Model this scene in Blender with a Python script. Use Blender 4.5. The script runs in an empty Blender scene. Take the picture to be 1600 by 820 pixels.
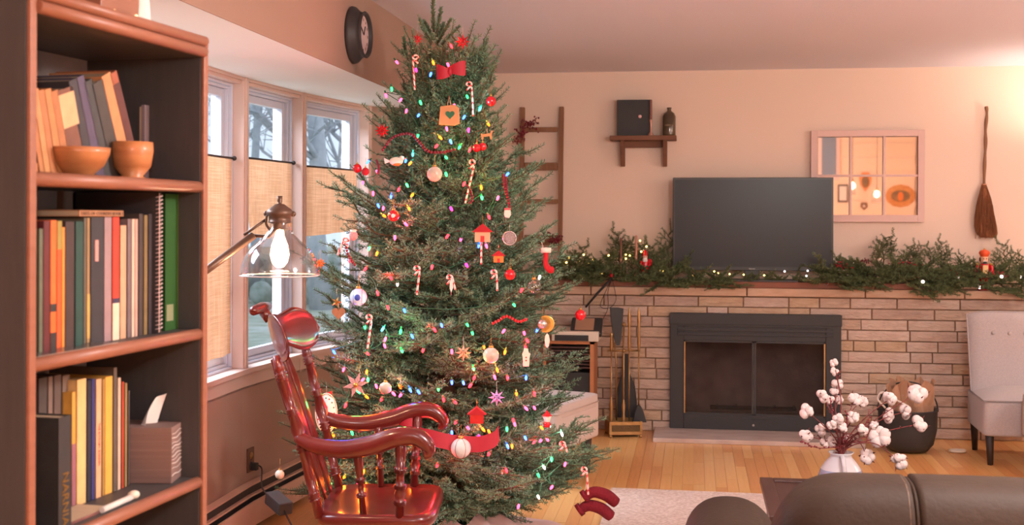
import bpy, math, random
from mathutils import Vector, Matrix
random.seed(7)
R = math.radians
sc = bpy.context.scene
COL = sc.collection
# ------------------------------------------------------------------ camera
F = 1900.0; HY = 340.0; HX = 800.0; ROLL = 0.003
YAW = math.atan(285 / F); CZ = 1.449
cam_data = bpy.data.cameras.new('camera'); cam = bpy.data.objects.new('camera', cam_data); COL.objects.link(cam)
cam_data.sensor_width = 36.0; cam_data.lens = 36.0 * F / 1600.0
cam_data.shift_y = -(410 - HY) / 1600.0
cam_data.clip_start = 0.05; cam_data.clip_end = 200
cam.matrix_world = Matrix.Translation((0, 0, CZ)) @ Matrix.Rotation(YAW, 4, 'Z') @ Matrix.Rotation(R(90), 4, 'X') @ Matrix.Rotation(ROLL, 4, 'Z')
cam_data.dof.use_dof = True; cam_data.dof.focus_distance = 4.8; cam_data.dof.aperture_fstop = 5.6
sc.camera = cam
# ------------------------------------------------------------------ world and light
world = bpy.data.worlds.new('overcast sky'); sc.world = world; world.use_nodes = True
bg = world.node_tree.nodes['Background']
bg.inputs[0].default_value = (0.72, 0.85, 1.0, 1); bg.inputs[1].default_value = .62
sc.view_settings.view_transform = 'Standard'; sc.view_settings.look = 'None'
sc.view_settings.gamma = 1.0; sc.view_settings.exposure = 0.95
sc.cycles.use_denoising = True
sc.cycles.max_bounces = 7; sc.cycles.transparent_max_bounces = 12
sc.cycles.sample_clamp_indirect = 4.0
sc.cycles.caustics_reflective = False; sc.cycles.caustics_refractive = False
LIGHTS = [  # x, y, z, power, radius, colour : unseen fill lamps added to brighten the room, no fixtures
    (1.15, 2.6, 2.15, 96, .18, (.98, .93, .88)),
    (0.3, -0.6, 1.95, 50, .12, (1.0, .96, .93)),
    (3.2, 5.9, 2.1, 32, .18, (1.0, .93, .85)),
    (3.6, 1.6, 1.25, 50, .14, (1.0, .96, .92)),  # low lamp added to lift the dark bookcase interior
]
for (x, y, z, w, r, c) in LIGHTS:
    ld = bpy.data.lights.new('added_fill_light', 'POINT'); ld.energy = w; ld.color = c; ld.shadow_soft_size = r
    lo = bpy.data.objects.new('added_fill_light', ld); lo.location = (x, y, z); COL.objects.link(lo)
# daylight entering through the bow window
ld = bpy.data.lights.new('window_daylight', 'AREA'); ld.shape = 'RECTANGLE'; ld.size = 5; ld.size_y = 2.2; ld.energy = 560; ld.color = (.76, .86, 1.0)
lo = bpy.data.objects.new('window_daylight', ld); lo.location = (-4.6, 5.1, 3.9)
lo.rotation_euler = (R(52), 0, R(-90)); COL.objects.link(lo)

# ------------------------------------------------------------------ pixel -> world helpers
def uv(px, py):
    u, v = px - HX, py - HY
    c, s = math.cos(ROLL), math.sin(ROLL)
    return (u * c + v * s) / F, (-u * s + v * c) / F
CA, SA = math.cos(YAW), math.sin(YAW)
def ray(px, py):
    u, v = uv(px, py)
    return Vector((u * CA - SA, u * SA + CA, -v))
O = Vector((0, 0, CZ))
def P(px, py, d): return O + ray(px, py) * d
def PZ(px, py, z): r = ray(px, py); return O + r * ((z - CZ) / r.z)
def PY(px, py, y): r = ray(px, py); return O + r * (y / r.y)
def PX(px, py, x): r = ray(px, py); return O + r * (x / r.x)

# ------------------------------------------------------------------ materials
def lin(c):
    return tuple(((x / 255.0) / 12.92 if x / 255.0 <= .04045 else ((x / 255.0 + .055) / 1.055) ** 2.4) for x in c[:3])
MATS = {}
def mat(name, col, rough=.6, metal=0, col2=None, scale=8, stretch=(1, 1, 1), bump=0, bscale=None, coat=0, spec=.4, alpha=None,
        emit=None, estr=0, kind='noise', trans=0, sheen=0):
    if name in MATS: return MATS[name]
    m = bpy.data.materials.new(name); m.use_nodes = True
    nt = m.node_tree; b = nt.nodes['Principled BSDF']; L = nt.links
    b.inputs['Base Color'].default_value = (*lin(col), 1)
    b.inputs['Roughness'].default_value = rough; b.inputs['Metallic'].default_value = metal
    b.inputs['Specular IOR Level'].default_value = spec
    b.inputs['Coat Weight'].default_value = coat; b.inputs['Coat Roughness'].default_value = .12
    b.inputs['Transmission Weight'].default_value = trans
    b.inputs['Sheen Weight'].default_value = sheen
    if emit:
        b.inputs['Emission Color'].default_value = (*emit, 1); b.inputs['Emission Strength'].default_value = estr
    if col2 or bump:
        tc = nt.nodes.new('ShaderNodeTexCoord'); mp = nt.nodes.new('ShaderNodeMapping')
        L.new(tc.outputs['Object'], mp.inputs[0]); mp.inputs['Scale'].default_value = stretch
        if kind == 'wave':
            n = nt.nodes.new('ShaderNodeTexWave'); n.inputs['Scale'].default_value = scale; n.inputs['Distortion'].default_value = 4; n.inputs['Detail'].default_value = 3
            out = n.outputs['Fac']
        elif kind == 'voronoi':
            n = nt.nodes.new('ShaderNodeTexVoronoi'); n.inputs['Scale'].default_value = scale; out = n.outputs['Distance']
        else:
            n = nt.nodes.new('ShaderNodeTexNoise'); n.inputs['Scale'].default_value = scale; n.inputs['Detail'].default_value = 6; out = n.outputs['Fac']
        L.new(mp.outputs[0], n.inputs['Vector'])
        if col2:
            rp = nt.nodes.new('ShaderNodeValToRGB')
            rp.color_ramp.elements[0].position = .3; rp.color_ramp.elements[1].position = .7
            rp.color_ramp.elements[0].color = (*lin(col), 1); rp.color_ramp.elements[1].color = (*lin(col2), 1)
            L.new(out, rp.inputs[0]); L.new(rp.outputs[0], b.inputs['Base Color'])
        if bump:
            n2 = nt.nodes.new('ShaderNodeTexNoise'); n2.inputs['Scale'].default_value = bscale or scale; n2.inputs['Detail'].default_value = 5
            L.new(mp.outputs[0], n2.inputs['Vector'])
            bp = nt.nodes.new('ShaderNodeBump'); bp.inputs['Strength'].default_value = bump; bp.inputs['Distance'].default_value = .01
            L.new(n2.outputs['Fac'], bp.inputs['Height']); L.new(bp.outputs[0], b.inputs['Normal'])
    MATS[name] = m
    return m
def glass_mat(name, tint=(1, 1, 1), gloss=.12, rough=.02):
    m = bpy.data.materials.new(name); m.use_nodes = True; nt = m.node_tree; nt.nodes.clear()
    o = nt.nodes.new('ShaderNodeOutputMaterial'); mx = nt.nodes.new('ShaderNodeMixShader'); t = nt.nodes.new('ShaderNodeBsdfTransparent')
    g = nt.nodes.new('ShaderNodeBsdfGlossy'); fr = nt.nodes.new('ShaderNodeLayerWeight'); fr.inputs['Blend'].default_value = .5
    t.inputs[0].default_value = (*tint, 1); g.inputs['Roughness'].default_value = rough
    pw = nt.nodes.new('ShaderNodeMath'); pw.operation = 'POWER'; pw.inputs[1].default_value = 3.5; ml = nt.nodes.new('ShaderNodeMath'); ml.operation = 'MULTIPLY_ADD'; ml.inputs[1].default_value = min(.8, gloss * 3.2); ml.inputs[2].default_value = gloss * .35
    nt.links.new(fr.outputs['Facing'], pw.inputs[0]); nt.links.new(pw.outputs[0], ml.inputs[0]); nt.links.new(ml.outputs[0], mx.inputs[0]); nt.links.new(t.outputs[0], mx.inputs[1]); nt.links.new(g.outputs[0], mx.inputs[2]); nt.links.new(mx.outputs[0], o.inputs[0])
    MATS[name] = m; return m
def burlap_mat():
    m = bpy.data.materials.new('burlap weave'); m.use_nodes = True; nt = m.node_tree; nt.nodes.clear(); L = nt.links
    o = nt.nodes.new('ShaderNodeOutputMaterial'); mx = nt.nodes.new('ShaderNodeMixShader'); d = nt.nodes.new('ShaderNodeBsdfDiffuse'); t = nt.nodes.new('ShaderNodeBsdfTranslucent')
    tc = nt.nodes.new('ShaderNodeTexCoord')
    outs = []
    for st in ((5, 5, 260), (260, 260, 5)):
        mp = nt.nodes.new('ShaderNodeMapping'); mp.inputs['Scale'].default_value = st
        n = nt.nodes.new('ShaderNodeTexNoise'); n.inputs['Scale'].default_value = 1; n.inputs['Detail'].default_value = 2
        L.new(tc.outputs['Object'], mp.inputs[0]); L.new(mp.outputs[0], n.inputs['Vector']); outs.append(n.outputs['Fac'])
    a = nt.nodes.new('ShaderNodeMath'); a.operation = 'ADD'; L.new(outs[0], a.inputs[0]); L.new(outs[1], a.inputs[1])
    rp = nt.nodes.new('ShaderNodeValToRGB'); rp.color_ramp.elements[0].position = .7; rp.color_ramp.elements[1].position = 1.3 - .3
    rp.color_ramp.elements[0].color = (*lin((204, 154, 114)), 1); rp.color_ramp.elements[1].color = (*lin((226, 178, 140)), 1)
    mu = nt.nodes.new('ShaderNodeMath'); mu.operation = 'MULTIPLY'; mu.inputs[1].default_value = .85; L.new(a.outputs[0], mu.inputs[0])
    L.new(mu.outputs[0], rp.inputs[0]); L.new(rp.outputs[0], d.inputs[0]); L.new(rp.outputs[0], t.inputs[0])
    mx.inputs[0].default_value = .22
    L.new(d.outputs[0], mx.inputs[1]); L.new(t.outputs[0], mx.inputs[2]); L.new(mx.outputs[0], o.inputs[0])
    MATS['burlap'] = m; return m

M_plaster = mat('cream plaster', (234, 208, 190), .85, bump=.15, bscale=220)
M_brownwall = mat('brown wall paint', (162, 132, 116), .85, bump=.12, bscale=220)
M_ceil = mat('ceiling paint', (232, 228, 240), .9, bump=.2, bscale=120)
M_soffit = mat('soffit white paint', (240, 246, 248), .7)
M_trim = mat('window trim warm white', (212, 184, 172), .5)
M_white = mat('white window paint', (202, 206, 220), .45)
M_grout = mat('mortar', (150, 120, 98), .95, bump=.4, bscale=90)
M_bricks = [mat('roman brick %d' % i, c, .9, col2=c2, scale=9, stretch=(1, 1, 4), bump=.9, bscale=38) for i, (c, c2) in enumerate([
    ((188, 160, 144), (208, 182, 166)), ((178, 150, 132), (204, 176, 156)), ((196, 166, 150), (214, 190, 174)), ((186, 152, 124), (206, 176, 150)), ((172, 144, 130), (196, 168, 152))])]
M_cap = mat('cap stone', (190, 152, 126), .9, col2=(206, 172, 148), scale=6, stretch=(1, 1, 4), bump=.5, bscale=40)
M_floors = [mat('oak strip %d' % i, c, .32, col2=c2, scale=5, stretch=(14, 1, 1), bump=.05, bscale=60, coat=.25) for i, (c, c2) in enumerate([
    ((236, 172, 104), (242, 184, 116)), ((230, 160, 94), (238, 174, 106)), ((240, 180, 112), (244, 190, 124)), ((220, 152, 90), (234, 166, 102)), ((232, 164, 100), (224, 154, 92))])]
M_cherry = mat('cherry rocking chair varnish', (84, 22, 20), .28, col2=(104, 32, 28), scale=6, stretch=(1, 1, .3), coat=.4)
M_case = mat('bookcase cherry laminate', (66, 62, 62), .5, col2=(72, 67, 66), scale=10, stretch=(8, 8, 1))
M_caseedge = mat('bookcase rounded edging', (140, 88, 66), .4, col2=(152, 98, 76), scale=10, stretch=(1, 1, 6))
M_caseback = mat('bookcase back board', (112, 98, 94), .7)
M_dark = mat('dark walnut', (66, 40, 34), .45, col2=(80, 50, 42), scale=8, stretch=(6, 1, 1), coat=.2)
M_barn = mat('weathered barn wood', (126, 88, 64), .8, col2=(146, 106, 78), scale=14, stretch=(1, 1, .15), bump=.4, bscale=60)
M_barn2 = mat('brown shelf wood', (108, 70, 52), .7, col2=(130, 88, 66), scale=12, stretch=(.2, 1, 1), bump=.3, bscale=60)
M_mantel = mat('mantel plank wood', (120, 70, 50), .6, col2=(140, 84, 62), scale=8, stretch=(.3, 4, 4), bump=.1)
M_black = mat('matte black metal', (56, 54, 54), .5, spec=.3)
M_blackgloss = mat('black plastic', (52, 50, 50), .35)
M_screen = mat('television screen', (44, 44, 45), .3, spec=.25)
M_brass = mat('aged brass', (160, 122, 78), .38, metal=.8, col2=(186, 146, 96), scale=30)
M_glass = glass_mat('clear glass', (.98, .99, 1), .04)
M_smoke = glass_mat('smoked fireplace glass', (.72, .68, .68), .06, .12)
M_domeglass = glass_mat('lamp dome glass', (.90, .88, .87), .24, .08)
M_clearball = glass_mat('clear bauble glass', (.92, .9, .88), .35, .05)
M_mirror = mat('mirror silver', (235, 225, 220), .02, metal=1)
M_needle = mat('fir needles', (78, 114, 80), .55, col2=(120, 154, 124), scale=3, spec=.4)
M_needle2 = mat('garland needles', (84, 96, 58), .6, col2=(112, 122, 82), scale=5, spec=.3)
M_twig = mat('twig bark', (84, 78, 56), .9)
M_trunk = mat('fir trunk bark', (74, 56, 44), .95, col2=(94, 74, 58), scale=20, bump=.8)
M_leather = mat('black brown leather', (50, 38, 31), .58, bump=.15, bscale=70, spec=.12, col2=(60, 46, 37), scale=3)
M_seam = mat('leather seam thread', (104, 80, 64), .6)
M_chairfab = mat('grey woven upholstery', (178, 166, 166), .95, bump=.5, bscale=260, sheen=.2, col2=(190, 178, 176), scale=120)
M_legs = mat('espresso chair leg', (58, 46, 42), .5)
M_red = mat('glossy red', (196, 24, 34), .2, coat=.4)
M_redm = mat('matte red felt', (176, 30, 38), .85)
M_darkred = mat('dark red knit', (112, 18, 32), .95, bump=.6, bscale=120)
M_ribbon = mat('red ribbon cloth', (168, 26, 44), .6)
M_berry = mat('burgundy berries', (120, 24, 40), .4)
M_cream = mat('cream ceramic', (226, 210, 192), .5)
M_pearl = mat('pearl bauble', (222, 204, 190), .25, col2=(196, 168, 150), scale=14, coat=.4)
M_silver = mat('silver', (200, 186, 180), .3, metal=.8)
M_gold = mat('gold', (206, 158, 84), .3, metal=.8)
M_blueball = mat('blue white bauble', (168, 184, 220), .3, col2=(212, 216, 232), scale=10, coat=.3)
M_blue = mat('royal blue paint', (56, 72, 160), .4)
M_wood = mat('pale wood', (188, 128, 84), .7, col2=(202, 144, 98), scale=12)
M_paper = mat('white paper', (226, 214, 206), .8)
M_pinkglit = mat('pink glitter', (222, 160, 156), .4, bump=.8, bscale=200)
M_lavender = mat('lavender paper', (190, 150, 206), .6)
M_orange = mat('orange paper', (226, 120, 50), .6)
M_tan = mat('tan straw paper', (224, 160, 126), .6)
M_green = mat('dark green', (40, 96, 66), .6)
M_burlap = burlap_mat()
M_cotton = mat('cotton boll fluff', (216, 198, 194), 1, bump=.6, bscale=60)
M_husk = mat('cotton husk', (104, 58, 50), .8)
M_rug = mat('cream pile rug', (238, 216, 204), 1, col2=(204, 172, 156), scale=60, bump=.5, bscale=120)
M_cord = mat('black cord', (44, 42, 42), .5)
M_slate = mat('marble hearth slab', (206, 184, 174), .45, col2=(178, 152, 140), scale=5, stretch=(1, 3, 1))

# ------------------------------------------------------------------ mesh builder
class MB:
    def __init__(s): s.v = []; s.f = []; s.m = []; s.s = []
    def add(s, vs, fs, mi=0, smooth=False):
        o = len(s.v); s.v += [tuple(v) for v in vs]
        for i, f in enumerate(fs):
            s.f.append(tuple(o + k for k in f)); s.m.append(mi[i] if isinstance(mi, list) else mi); s.s.append(smooth)
        return s
    def box(s, a, b, mi=0, M=None):
        x0, y0, z0 = a; x1, y1, z1 = b
        vs = [(x, y, z) for z in (z0, z1) for y in (y0, y1) for x in (x0, x1)]
        if M is not None: vs = [M @ Vector(v) for v in vs]
        return s.add(vs, [(0, 2, 3, 1), (4, 5, 7, 6), (0, 1, 5, 4), (2, 6, 7, 3), (0, 4, 6, 2), (1, 3, 7, 5)], mi)
    def tube(s, pts, r, n=8, mi=0, caps=True, smooth=True, flat=1.0):
        pts = [Vector(p) for p in pts]; k = len(pts); rs = r if isinstance(r, (list, tuple)) else [r] * k
        vs = []; prev = None
        for i, p in enumerate(pts):
            t = (pts[min(i + 1, k - 1)] - pts[max(i - 1, 0)])
            if t.length < 1e-9: t = Vector((0, 0, 1))
            t.normalize()
            if prev is None:
                a = Vector((0, 0, 1)) if abs(t.z) < .9 else Vector((1, 0, 0))
                x = t.cross(a).normalized()
            else:
                x = prev - t * prev.dot(t)
                x = x.normalized() if x.length > 1e-6 else t.orthogonal().normalized()
            prev = x; y = t.cross(x)
            for j in range(n):
                an = 2 * math.pi * j / n
                vs.append(p + x * (rs[i] * math.cos(an)) + y * (rs[i] * flat * math.sin(an)))
        fs = [(i * n + j, i * n + (j + 1) % n, (i + 1) * n + (j + 1) % n, (i + 1) * n + j) for i in range(k - 1) for j in range(n)]
        s.add(vs, fs, mi, smooth)
        if caps:
            o = len(s.v) - len(vs)
            s.f.append(tuple(o + j for j in reversed(range(n)))); s.m.append(mi if not isinstance(mi, list) else mi[0]); s.s.append(False)
            s.f.append(tuple(o + (k - 1) * n + j for j in range(n))); s.m.append(mi if not isinstance(mi, list) else mi[0]); s.s.append(False)
        return s
    def lathe(s, prof, n=20, c=(0, 0, 0), M=None, mi=0, smooth=True):
        vs = []
        for (r, z) in prof:
            for j in range(n):
                an = 2 * math.pi * j / n
                v = Vector((r * math.cos(an), r * math.sin(an), z))
                if M is not None: v = M @ v
                vs.append(v + Vector(c))
        k = len(prof)
        fs = [(i * n + j, i * n + (j + 1) % n, (i + 1) * n + (j + 1) % n, (i + 1) * n + j) for i in range(k - 1) for j in range(n)]
        mm = mi
        if isinstance(mi, list): mm = [mi[i] for i in range(k - 1) for j in range(n)]
        s.add(vs, fs, mm, smooth)
        return s
    def ball(s, c, r, n=12, m=8, sc=(1, 1, 1), mi=0, e=1.0, M=None):
        def pw(x, e): return math.copysign(abs(x) ** e, x)
        vs = []
        for i in range(m + 1):
            la = -math.pi / 2 + math.pi * i / m
            for j in range(n):
                lo_ = 2 * math.pi * j / n
                v = Vector((pw(math.cos(la), e) * pw(math.cos(lo_), e) * r * sc[0], pw(math.cos(la), e) * pw(math.sin(lo_), e) * r * sc[1], pw(math.sin(la), e) * r * sc[2]))
                if M is not None: v = M @ v
                vs.append(v + Vector(c))
        fs = [(i * n + j, i * n + (j + 1) % n, (i + 1) * n + (j + 1) % n, (i + 1) * n + j) for i in range(m) for j in range(n)]
        return s.add(vs, fs, mi, True)
    def prism(s, poly, t0, t1, M=None, mi=0, smooth=False):
        """poly in (x, z); extruded along y from t0 to t1"""
        n = len(poly); vs = [Vector((x, t0, z)) for x, z in poly] + [Vector((x, t1, z)) for x, z in poly]
        if M is not None: vs = [M @ v for v in vs]
        fs = [tuple(range(n)), tuple(reversed(range(n, 2 * n)))] + [((i + 1) % n, i, n + i, n + (i + 1) % n) for i in range(n)]
        return s.add(vs, fs, mi, smooth)
    def grid(s, fn, nu, nv, mi=0, smooth=True, closeu=False):
        vs = [fn(i / nu, j / nv) for i in range(nu + 1) for j in range(nv + 1)]
        fs = [(i * (nv + 1) + j, (i + 1) * (nv + 1) + j, (i + 1) * (nv + 1) + j + 1, i * (nv + 1) + j + 1) for i in range(nu) for j in range(nv)]
        return s.add(vs, fs, mi, smooth)
    def mesh(s, name, mats):
        me = bpy.data.meshes.new(name)
        me.from_pydata([tuple(v) for v in s.v], [], s.f)
        for m in (mats if isinstance(mats, (list, tuple)) else [mats]): me.materials.append(m)
        me.polygons.foreach_set('material_index', s.m); me.polygons.foreach_set('use_smooth', s.s)
        me.validate(); me.update()
        return me
    def bounds(s):
        return [(min(v[i] for v in s.v), max(v[i] for v in s.v)) for i in range(3)]

def link(name, me, parent=None, loc=None, rot=None, bevel=0, segs=2):
    o = bpy.data.objects.new(name, me); COL.objects.link(o)
    if parent: o.parent = parent
    if loc is not None: o.location = loc
    if rot is not None: o.rotation_euler = rot
    if bevel:
        b = o.modifiers.new('edge rounding', 'BEVEL'); b.width = bevel; b.segments = segs; b.limit_method = 'ANGLE'; b.angle_limit = R(40)
    return o
ROOTM = {}
def tag(o, label, cat, group=None, kind=None):
    if label: o['label'] = label
    if cat: o['category'] = cat
    if group: o['group'] = group
    if kind: o['kind'] = kind
    return o
def thing(name, label, cat, loc=(0, 0, 0), rotz=0, group=None, rot=None):
    o = bpy.data.objects.new(name, None); COL.objects.link(o); o.empty_display_size = .1
    o.location = loc; o.rotation_euler = rot if rot else (0, 0, rotz)
    ROOTM[o.name] = Matrix.LocRotScale(Vector(loc), o.rotation_euler, None).inverted()
    return tag(o, label, cat, group)
def part(mb, name, mats, parent, world=True, bevel=0, segs=2, label=None, kind=None):
    """world=True: the builder holds world coordinates, converted into the parent's frame"""
    p = parent; chain = []
    while p: chain.append(p); p = p.parent
    if world:
        top = chain[-1]
        Mi = ROOTM.get(top.name)
        if Mi is not None: mb.v = [tuple(Mi @ Vector(v)) for v in mb.v]
        if len(chain) > 1:
            l = chain[0].location; mb.v = [(v[0] - l[0], v[1] - l[1], v[2] - l[2]) for v in mb.v]
    o = link(name, mb.mesh(name, mats), parent, bevel=bevel, segs=segs)
    if label: o['label'] = label
    if kind: o['kind'] = kind
    return o
def single(mb, name, mats, label, cat, group=None, world=True, loc=None, rotz=0, bevel=0, kind=None, segs=2):
    if world:
        b = mb.bounds(); l = Vector(((b[0][0] + b[0][1]) / 2, (b[1][0] + b[1][1]) / 2, b[2][0]))
        mb.v = [(v[0] - l.x, v[1] - l.y, v[2] - l.z) for v in mb.v]; loc = l
    o = link(name, mb.mesh(name, mats), None, loc=loc, rot=(0, 0, rotz), bevel=bevel, segs=segs)
    return tag(o, label, cat, group, kind)
def struct(mb, name, mats, parent=None, bevel=0):
    o = link(name, mb.mesh(name, mats), parent, bevel=bevel); o['kind'] = 'structure'
    return o
def dup(root, loc, rotz=None, label=None, group=None, scale=None):
    r = root.copy(); COL.objects.link(r); r.location = loc
    if rotz is not None: r.rotation_euler = (0, 0, rotz)
    if scale: r.scale = scale
    if label: r['label'] = label
    if group: r['group'] = group
    for ch in list(root.children):
        c = ch.copy(); COL.objects.link(c); c.parent = r
        for g in ch.children:
            d = g.copy(); COL.objects.link(d); d.parent = c
    return r
def frame(x, y=None, z=None, o=(0, 0, 0)):
    """matrix with given axis columns and origin"""
    x = Vector(x).normalized()
    if y is not None: y = Vector(y); z = x.cross(y).normalized(); y = z.cross(x)
    else: z = Vector(z); y = z.cross(x).normalized(); z = x.cross(y)
    return Matrix(((x.x, y.x, z.x, o[0]), (x.y, y.y, z.y, o[1]), (x.z, y.z, z.z, o[2]), (0, 0, 0, 1)))
def catmull(pts, k=6):
    pts = [Vector(p) for p in pts]; out = []
    q = [pts[0] * 2 - pts[1]] + pts + [pts[-1] * 2 - pts[-2]]
    for i in range(1, len(q) - 2):
        for j in range(k):
            t = j / k; a, b, c, d = q[i - 1], q[i], q[i + 1], q[i + 2]
            out.append(.5 * ((2 * b) + (c - a) * t + (2 * a - 5 * b + 4 * c - d) * t * t + (3 * b - a - 3 * c + d) * t ** 3))
    out.append(pts[-1]); return out
# ================================================================== SETTING
YB = 8.34     # face of the brick wall
YW = 8.59     # face of the plaster wall above the mantel
XL = -1.52; XR = 5.2; YR = -2.2; ZC = 2.48
BOW = [(-1.88, 3.30), (-2.0, 3.98), (-2.07, 4.68), (-2.077, 5.41), (-2.023, 6.10), (-1.88, 6.87)]
ZS, ZH = .745, 2.095    # sill and head of the bow window
m = MB().box((-2.3, YR - .2, -.12), (XR + .2, YW + .3, -.012)); floor = struct(m, 'floor', M_floors[3])
# oak strips on the part of the floor that shows
x = -1.14; n = 0; strip_cache = {}
while x < 3.4 and n < 296:
    y = YB; 
    while y > 5.7 and n < 296:
        l = random.choice((.6, .8, 1.0, 1.3)); 
        if y == YB: l *= random.uniform(.4, 1)
        y2 = max(y - l, 5.7); l = round(y - y2, 3)
        if l > .02:
            key = round(l, 2); mi = random.choice((0, 0, 1, 2, 2, 4, 3))
            if (key, mi) not in strip_cache:
                strip_cache[(key, mi)] = MB().box((.0006, .0006, -.011), (.0594, key - .0008, 0)).mesh('floor_plank', M_floors[mi])
            link('floor_plank', strip_cache[(key, mi)], floor, loc=(x, y2, 0)); n += 1
        y = y2
    x += .06
m = MB().box((XL - .6, YR, ZC), (XR, YW + .1, ZC + .1)); struct(m, 'ceiling', M_ceil)
m = MB().box((XL - .1, YW, 0), (XR, YW + .12, ZC)); wall_back = struct(m, 'wall_back', M_plaster)
m = MB().box((XR, YR, 0), (XR + .1, YW, ZC)); struct(m, 'wall_right', M_plaster)
# left wall: before and after the bow, and the header above it
m = MB()
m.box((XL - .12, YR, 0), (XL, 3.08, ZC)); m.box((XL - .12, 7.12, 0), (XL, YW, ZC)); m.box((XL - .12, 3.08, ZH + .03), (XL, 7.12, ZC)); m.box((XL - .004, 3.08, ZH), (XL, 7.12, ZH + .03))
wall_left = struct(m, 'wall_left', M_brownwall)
# bow wall under the sill, end returns, soffit
def poly_wall(m, a, b, z0, z1, t=.1, mi=0):
    A = Vector((*a, 0)); B = Vector((*b, 0)); d = (B - A).normalized(); nrm = Vector((-d.y, d.x, 0))
    M = frame(d, nrm, o=A); m.box((0, 0, z0), ((B - A).length, t, z1), mi, M)
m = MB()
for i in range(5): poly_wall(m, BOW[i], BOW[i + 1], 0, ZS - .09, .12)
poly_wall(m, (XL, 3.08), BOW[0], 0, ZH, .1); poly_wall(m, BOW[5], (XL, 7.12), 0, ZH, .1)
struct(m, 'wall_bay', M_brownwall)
m = MB(); poly = [(XL - .0045, 3.06)] + [(x - .16, y) for x, y in BOW] + [(XL - .0045, 7.14)]
m.add([(x, y, ZH) for x, y in poly] + [(x, y, ZH + .029) for x, y in poly], [tuple(range(8)), tuple(reversed(range(8, 16)))] + [(i, i + 8, (i + 1) % 8 + 8, (i + 1) % 8) for i in range(8)])
struct(m, 'ceiling_bay', M_soffit)
# apron band and sill board
m = MB()
for i in range(5): poly_wall(m, BOW[i], BOW[i + 1], ZS - .10, ZS - .022, .13)
for i in range(1, 5): poly_wall(m, (BOW[i][0], BOW[i][1] - .02), (BOW[i][0], BOW[i][1] + .02), ZS - .1, ZS - .022, .02)
struct(m, 'trim_1', M_trim)
m = MB(); ins = [(x + .035, y) for x, y in BOW]; outs = [(x - .16, y) for x, y in BOW]
for i in range(5):
    q = [ins[i], ins[i + 1], outs[i + 1], outs[i]]
    m.add([(x, y, ZS - .022) for x, y in q] + [(x, y, ZS) for x, y in q], [(3, 2, 1, 0), (4, 5, 6, 7), (0, 1, 5, 4), (1, 2, 6, 5), (2, 3, 7, 6), (3, 0, 4, 7)])
struct(m, 'trim_2', M_trim)
# posts between windows and head moulding
for i in range(6):
    x, y = BOW[i]
    m = MB().box((x - .15, y - .026, ZS), (x + .014, y + .026, ZH)); m.box((x + .0, y - .016, ZS), (x + .022, y + .016, ZH))
    struct(m, 'trim_%d' % (3 + i), M_trim, bevel=.003)
m = MB()
for i in range(5):
    poly_wall(m, BOW[i], BOW[i + 1], ZH - .03, ZH, .14); 
    a = (BOW[i][0] + .012, BOW[i][1]); b = (BOW[i + 1][0] + .012, BOW[i + 1][1]); poly_wall(m, a, b, ZH - .014, ZH, .03)
struct(m, 'trim_9', M_trim)
for i in range(5):
    A = Vector((*BOW[i], 0)); B = Vector((*BOW[i + 1], 0)); L = (B - A).length; d = (B - A).normalized(); nr = Vector((-d.y, d.x, 0))
    M = frame(d, nr, o=A)
    w = bpy.data.objects.new('window_%d' % (i + 1), None); COL.objects.link(w); w['kind'] = 'structure'
    def wb(boxes, name, mt, bevel=.002):
        m = MB()
        for (a, b) in boxes: m.box(a, b, 0, M)
        part(m, name, mt, w, bevel=bevel)
    a0, a1, z0, z1 = .026, L - .026, ZS, ZH - .03
    def ring(x0, x1, z0, z1, t, y0, y1): return [((x0, y0, z0), (x0 + t, y1, z1)), ((x1 - t, y0, z0), (x1, y1, z1)), ((x0 + t, y0, z0), (x1 - t, y1, z0 + t)), ((x0 + t, y0, z1 - t), (x1 - t, y1, z1))]
    wb(ring(a0, a1, z0, z1, .012, .04, .11), 'jamb_frame', M_white)
    wb(ring(a0 + .012, a1 - .012, z0 + .012, z1 - .012, .014, .056, .11), 'stop_moulding', M_white)
    wb(ring(a0 + .027, a1 - .027, z0 + .027, z1 - .027, .036, .072, .104), 'sash', M_white)
    wb([((a0 + .06, .084, z0 + .06), (a1 - .06, .088, z1 - .06))], 'glass_pane', M_glass, 0)
# baseboard heater along the bow wall
hb = thing('baseboard_heater', 'long low cream baseboard heater with dark slots under the bow window', 'heater', (-1.98, 4.9, 0))
pts_in = [(x + .07, y) for x, y in BOW[1:5]]; pts_w = [(x + .0, y) for x, y in BOW[1:5]]
M_heat = mat('cream heater enamel', (216, 176, 156), .5)
def hbar(z0, z1, dx0, dx1, name, mt):
    m = MB()
    for i in range(3):
        (xa, ya), (xb, yb) = BOW[i + 1], BOW[i + 2]
        q = [(xa + dx1, ya), (xb + dx1, yb), (xb + dx0, yb), (xa + dx0, ya)]
        m.add([(x, y, z0) for x, y in q] + [(x, y, z1) for x, y in q], [(3, 2, 1, 0), (4, 5, 6, 7), (0, 1, 5, 4), (1, 2, 6, 5), (2, 3, 7, 6), (3, 0, 4, 7)])
    part(m, name, mt, hb)
hbar(.0, .2, .002, .012, 'back_panel', M_heat); hbar(.198, .205, .002, .045, 'top_lip', M_heat)
hbar(.02, .13, .055, .066, 'front_panel', M_heat); hbar(.15, .158, .03, .05, 'damper', M_heat); hbar(.03, .19, .013, .03, 'fin_core', M_black)
# baseboards
m = MB().box((XL, 7.14, 0), (XL + .015, YW, .1)); struct(m, 'baseboard_left', M_trim)

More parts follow.
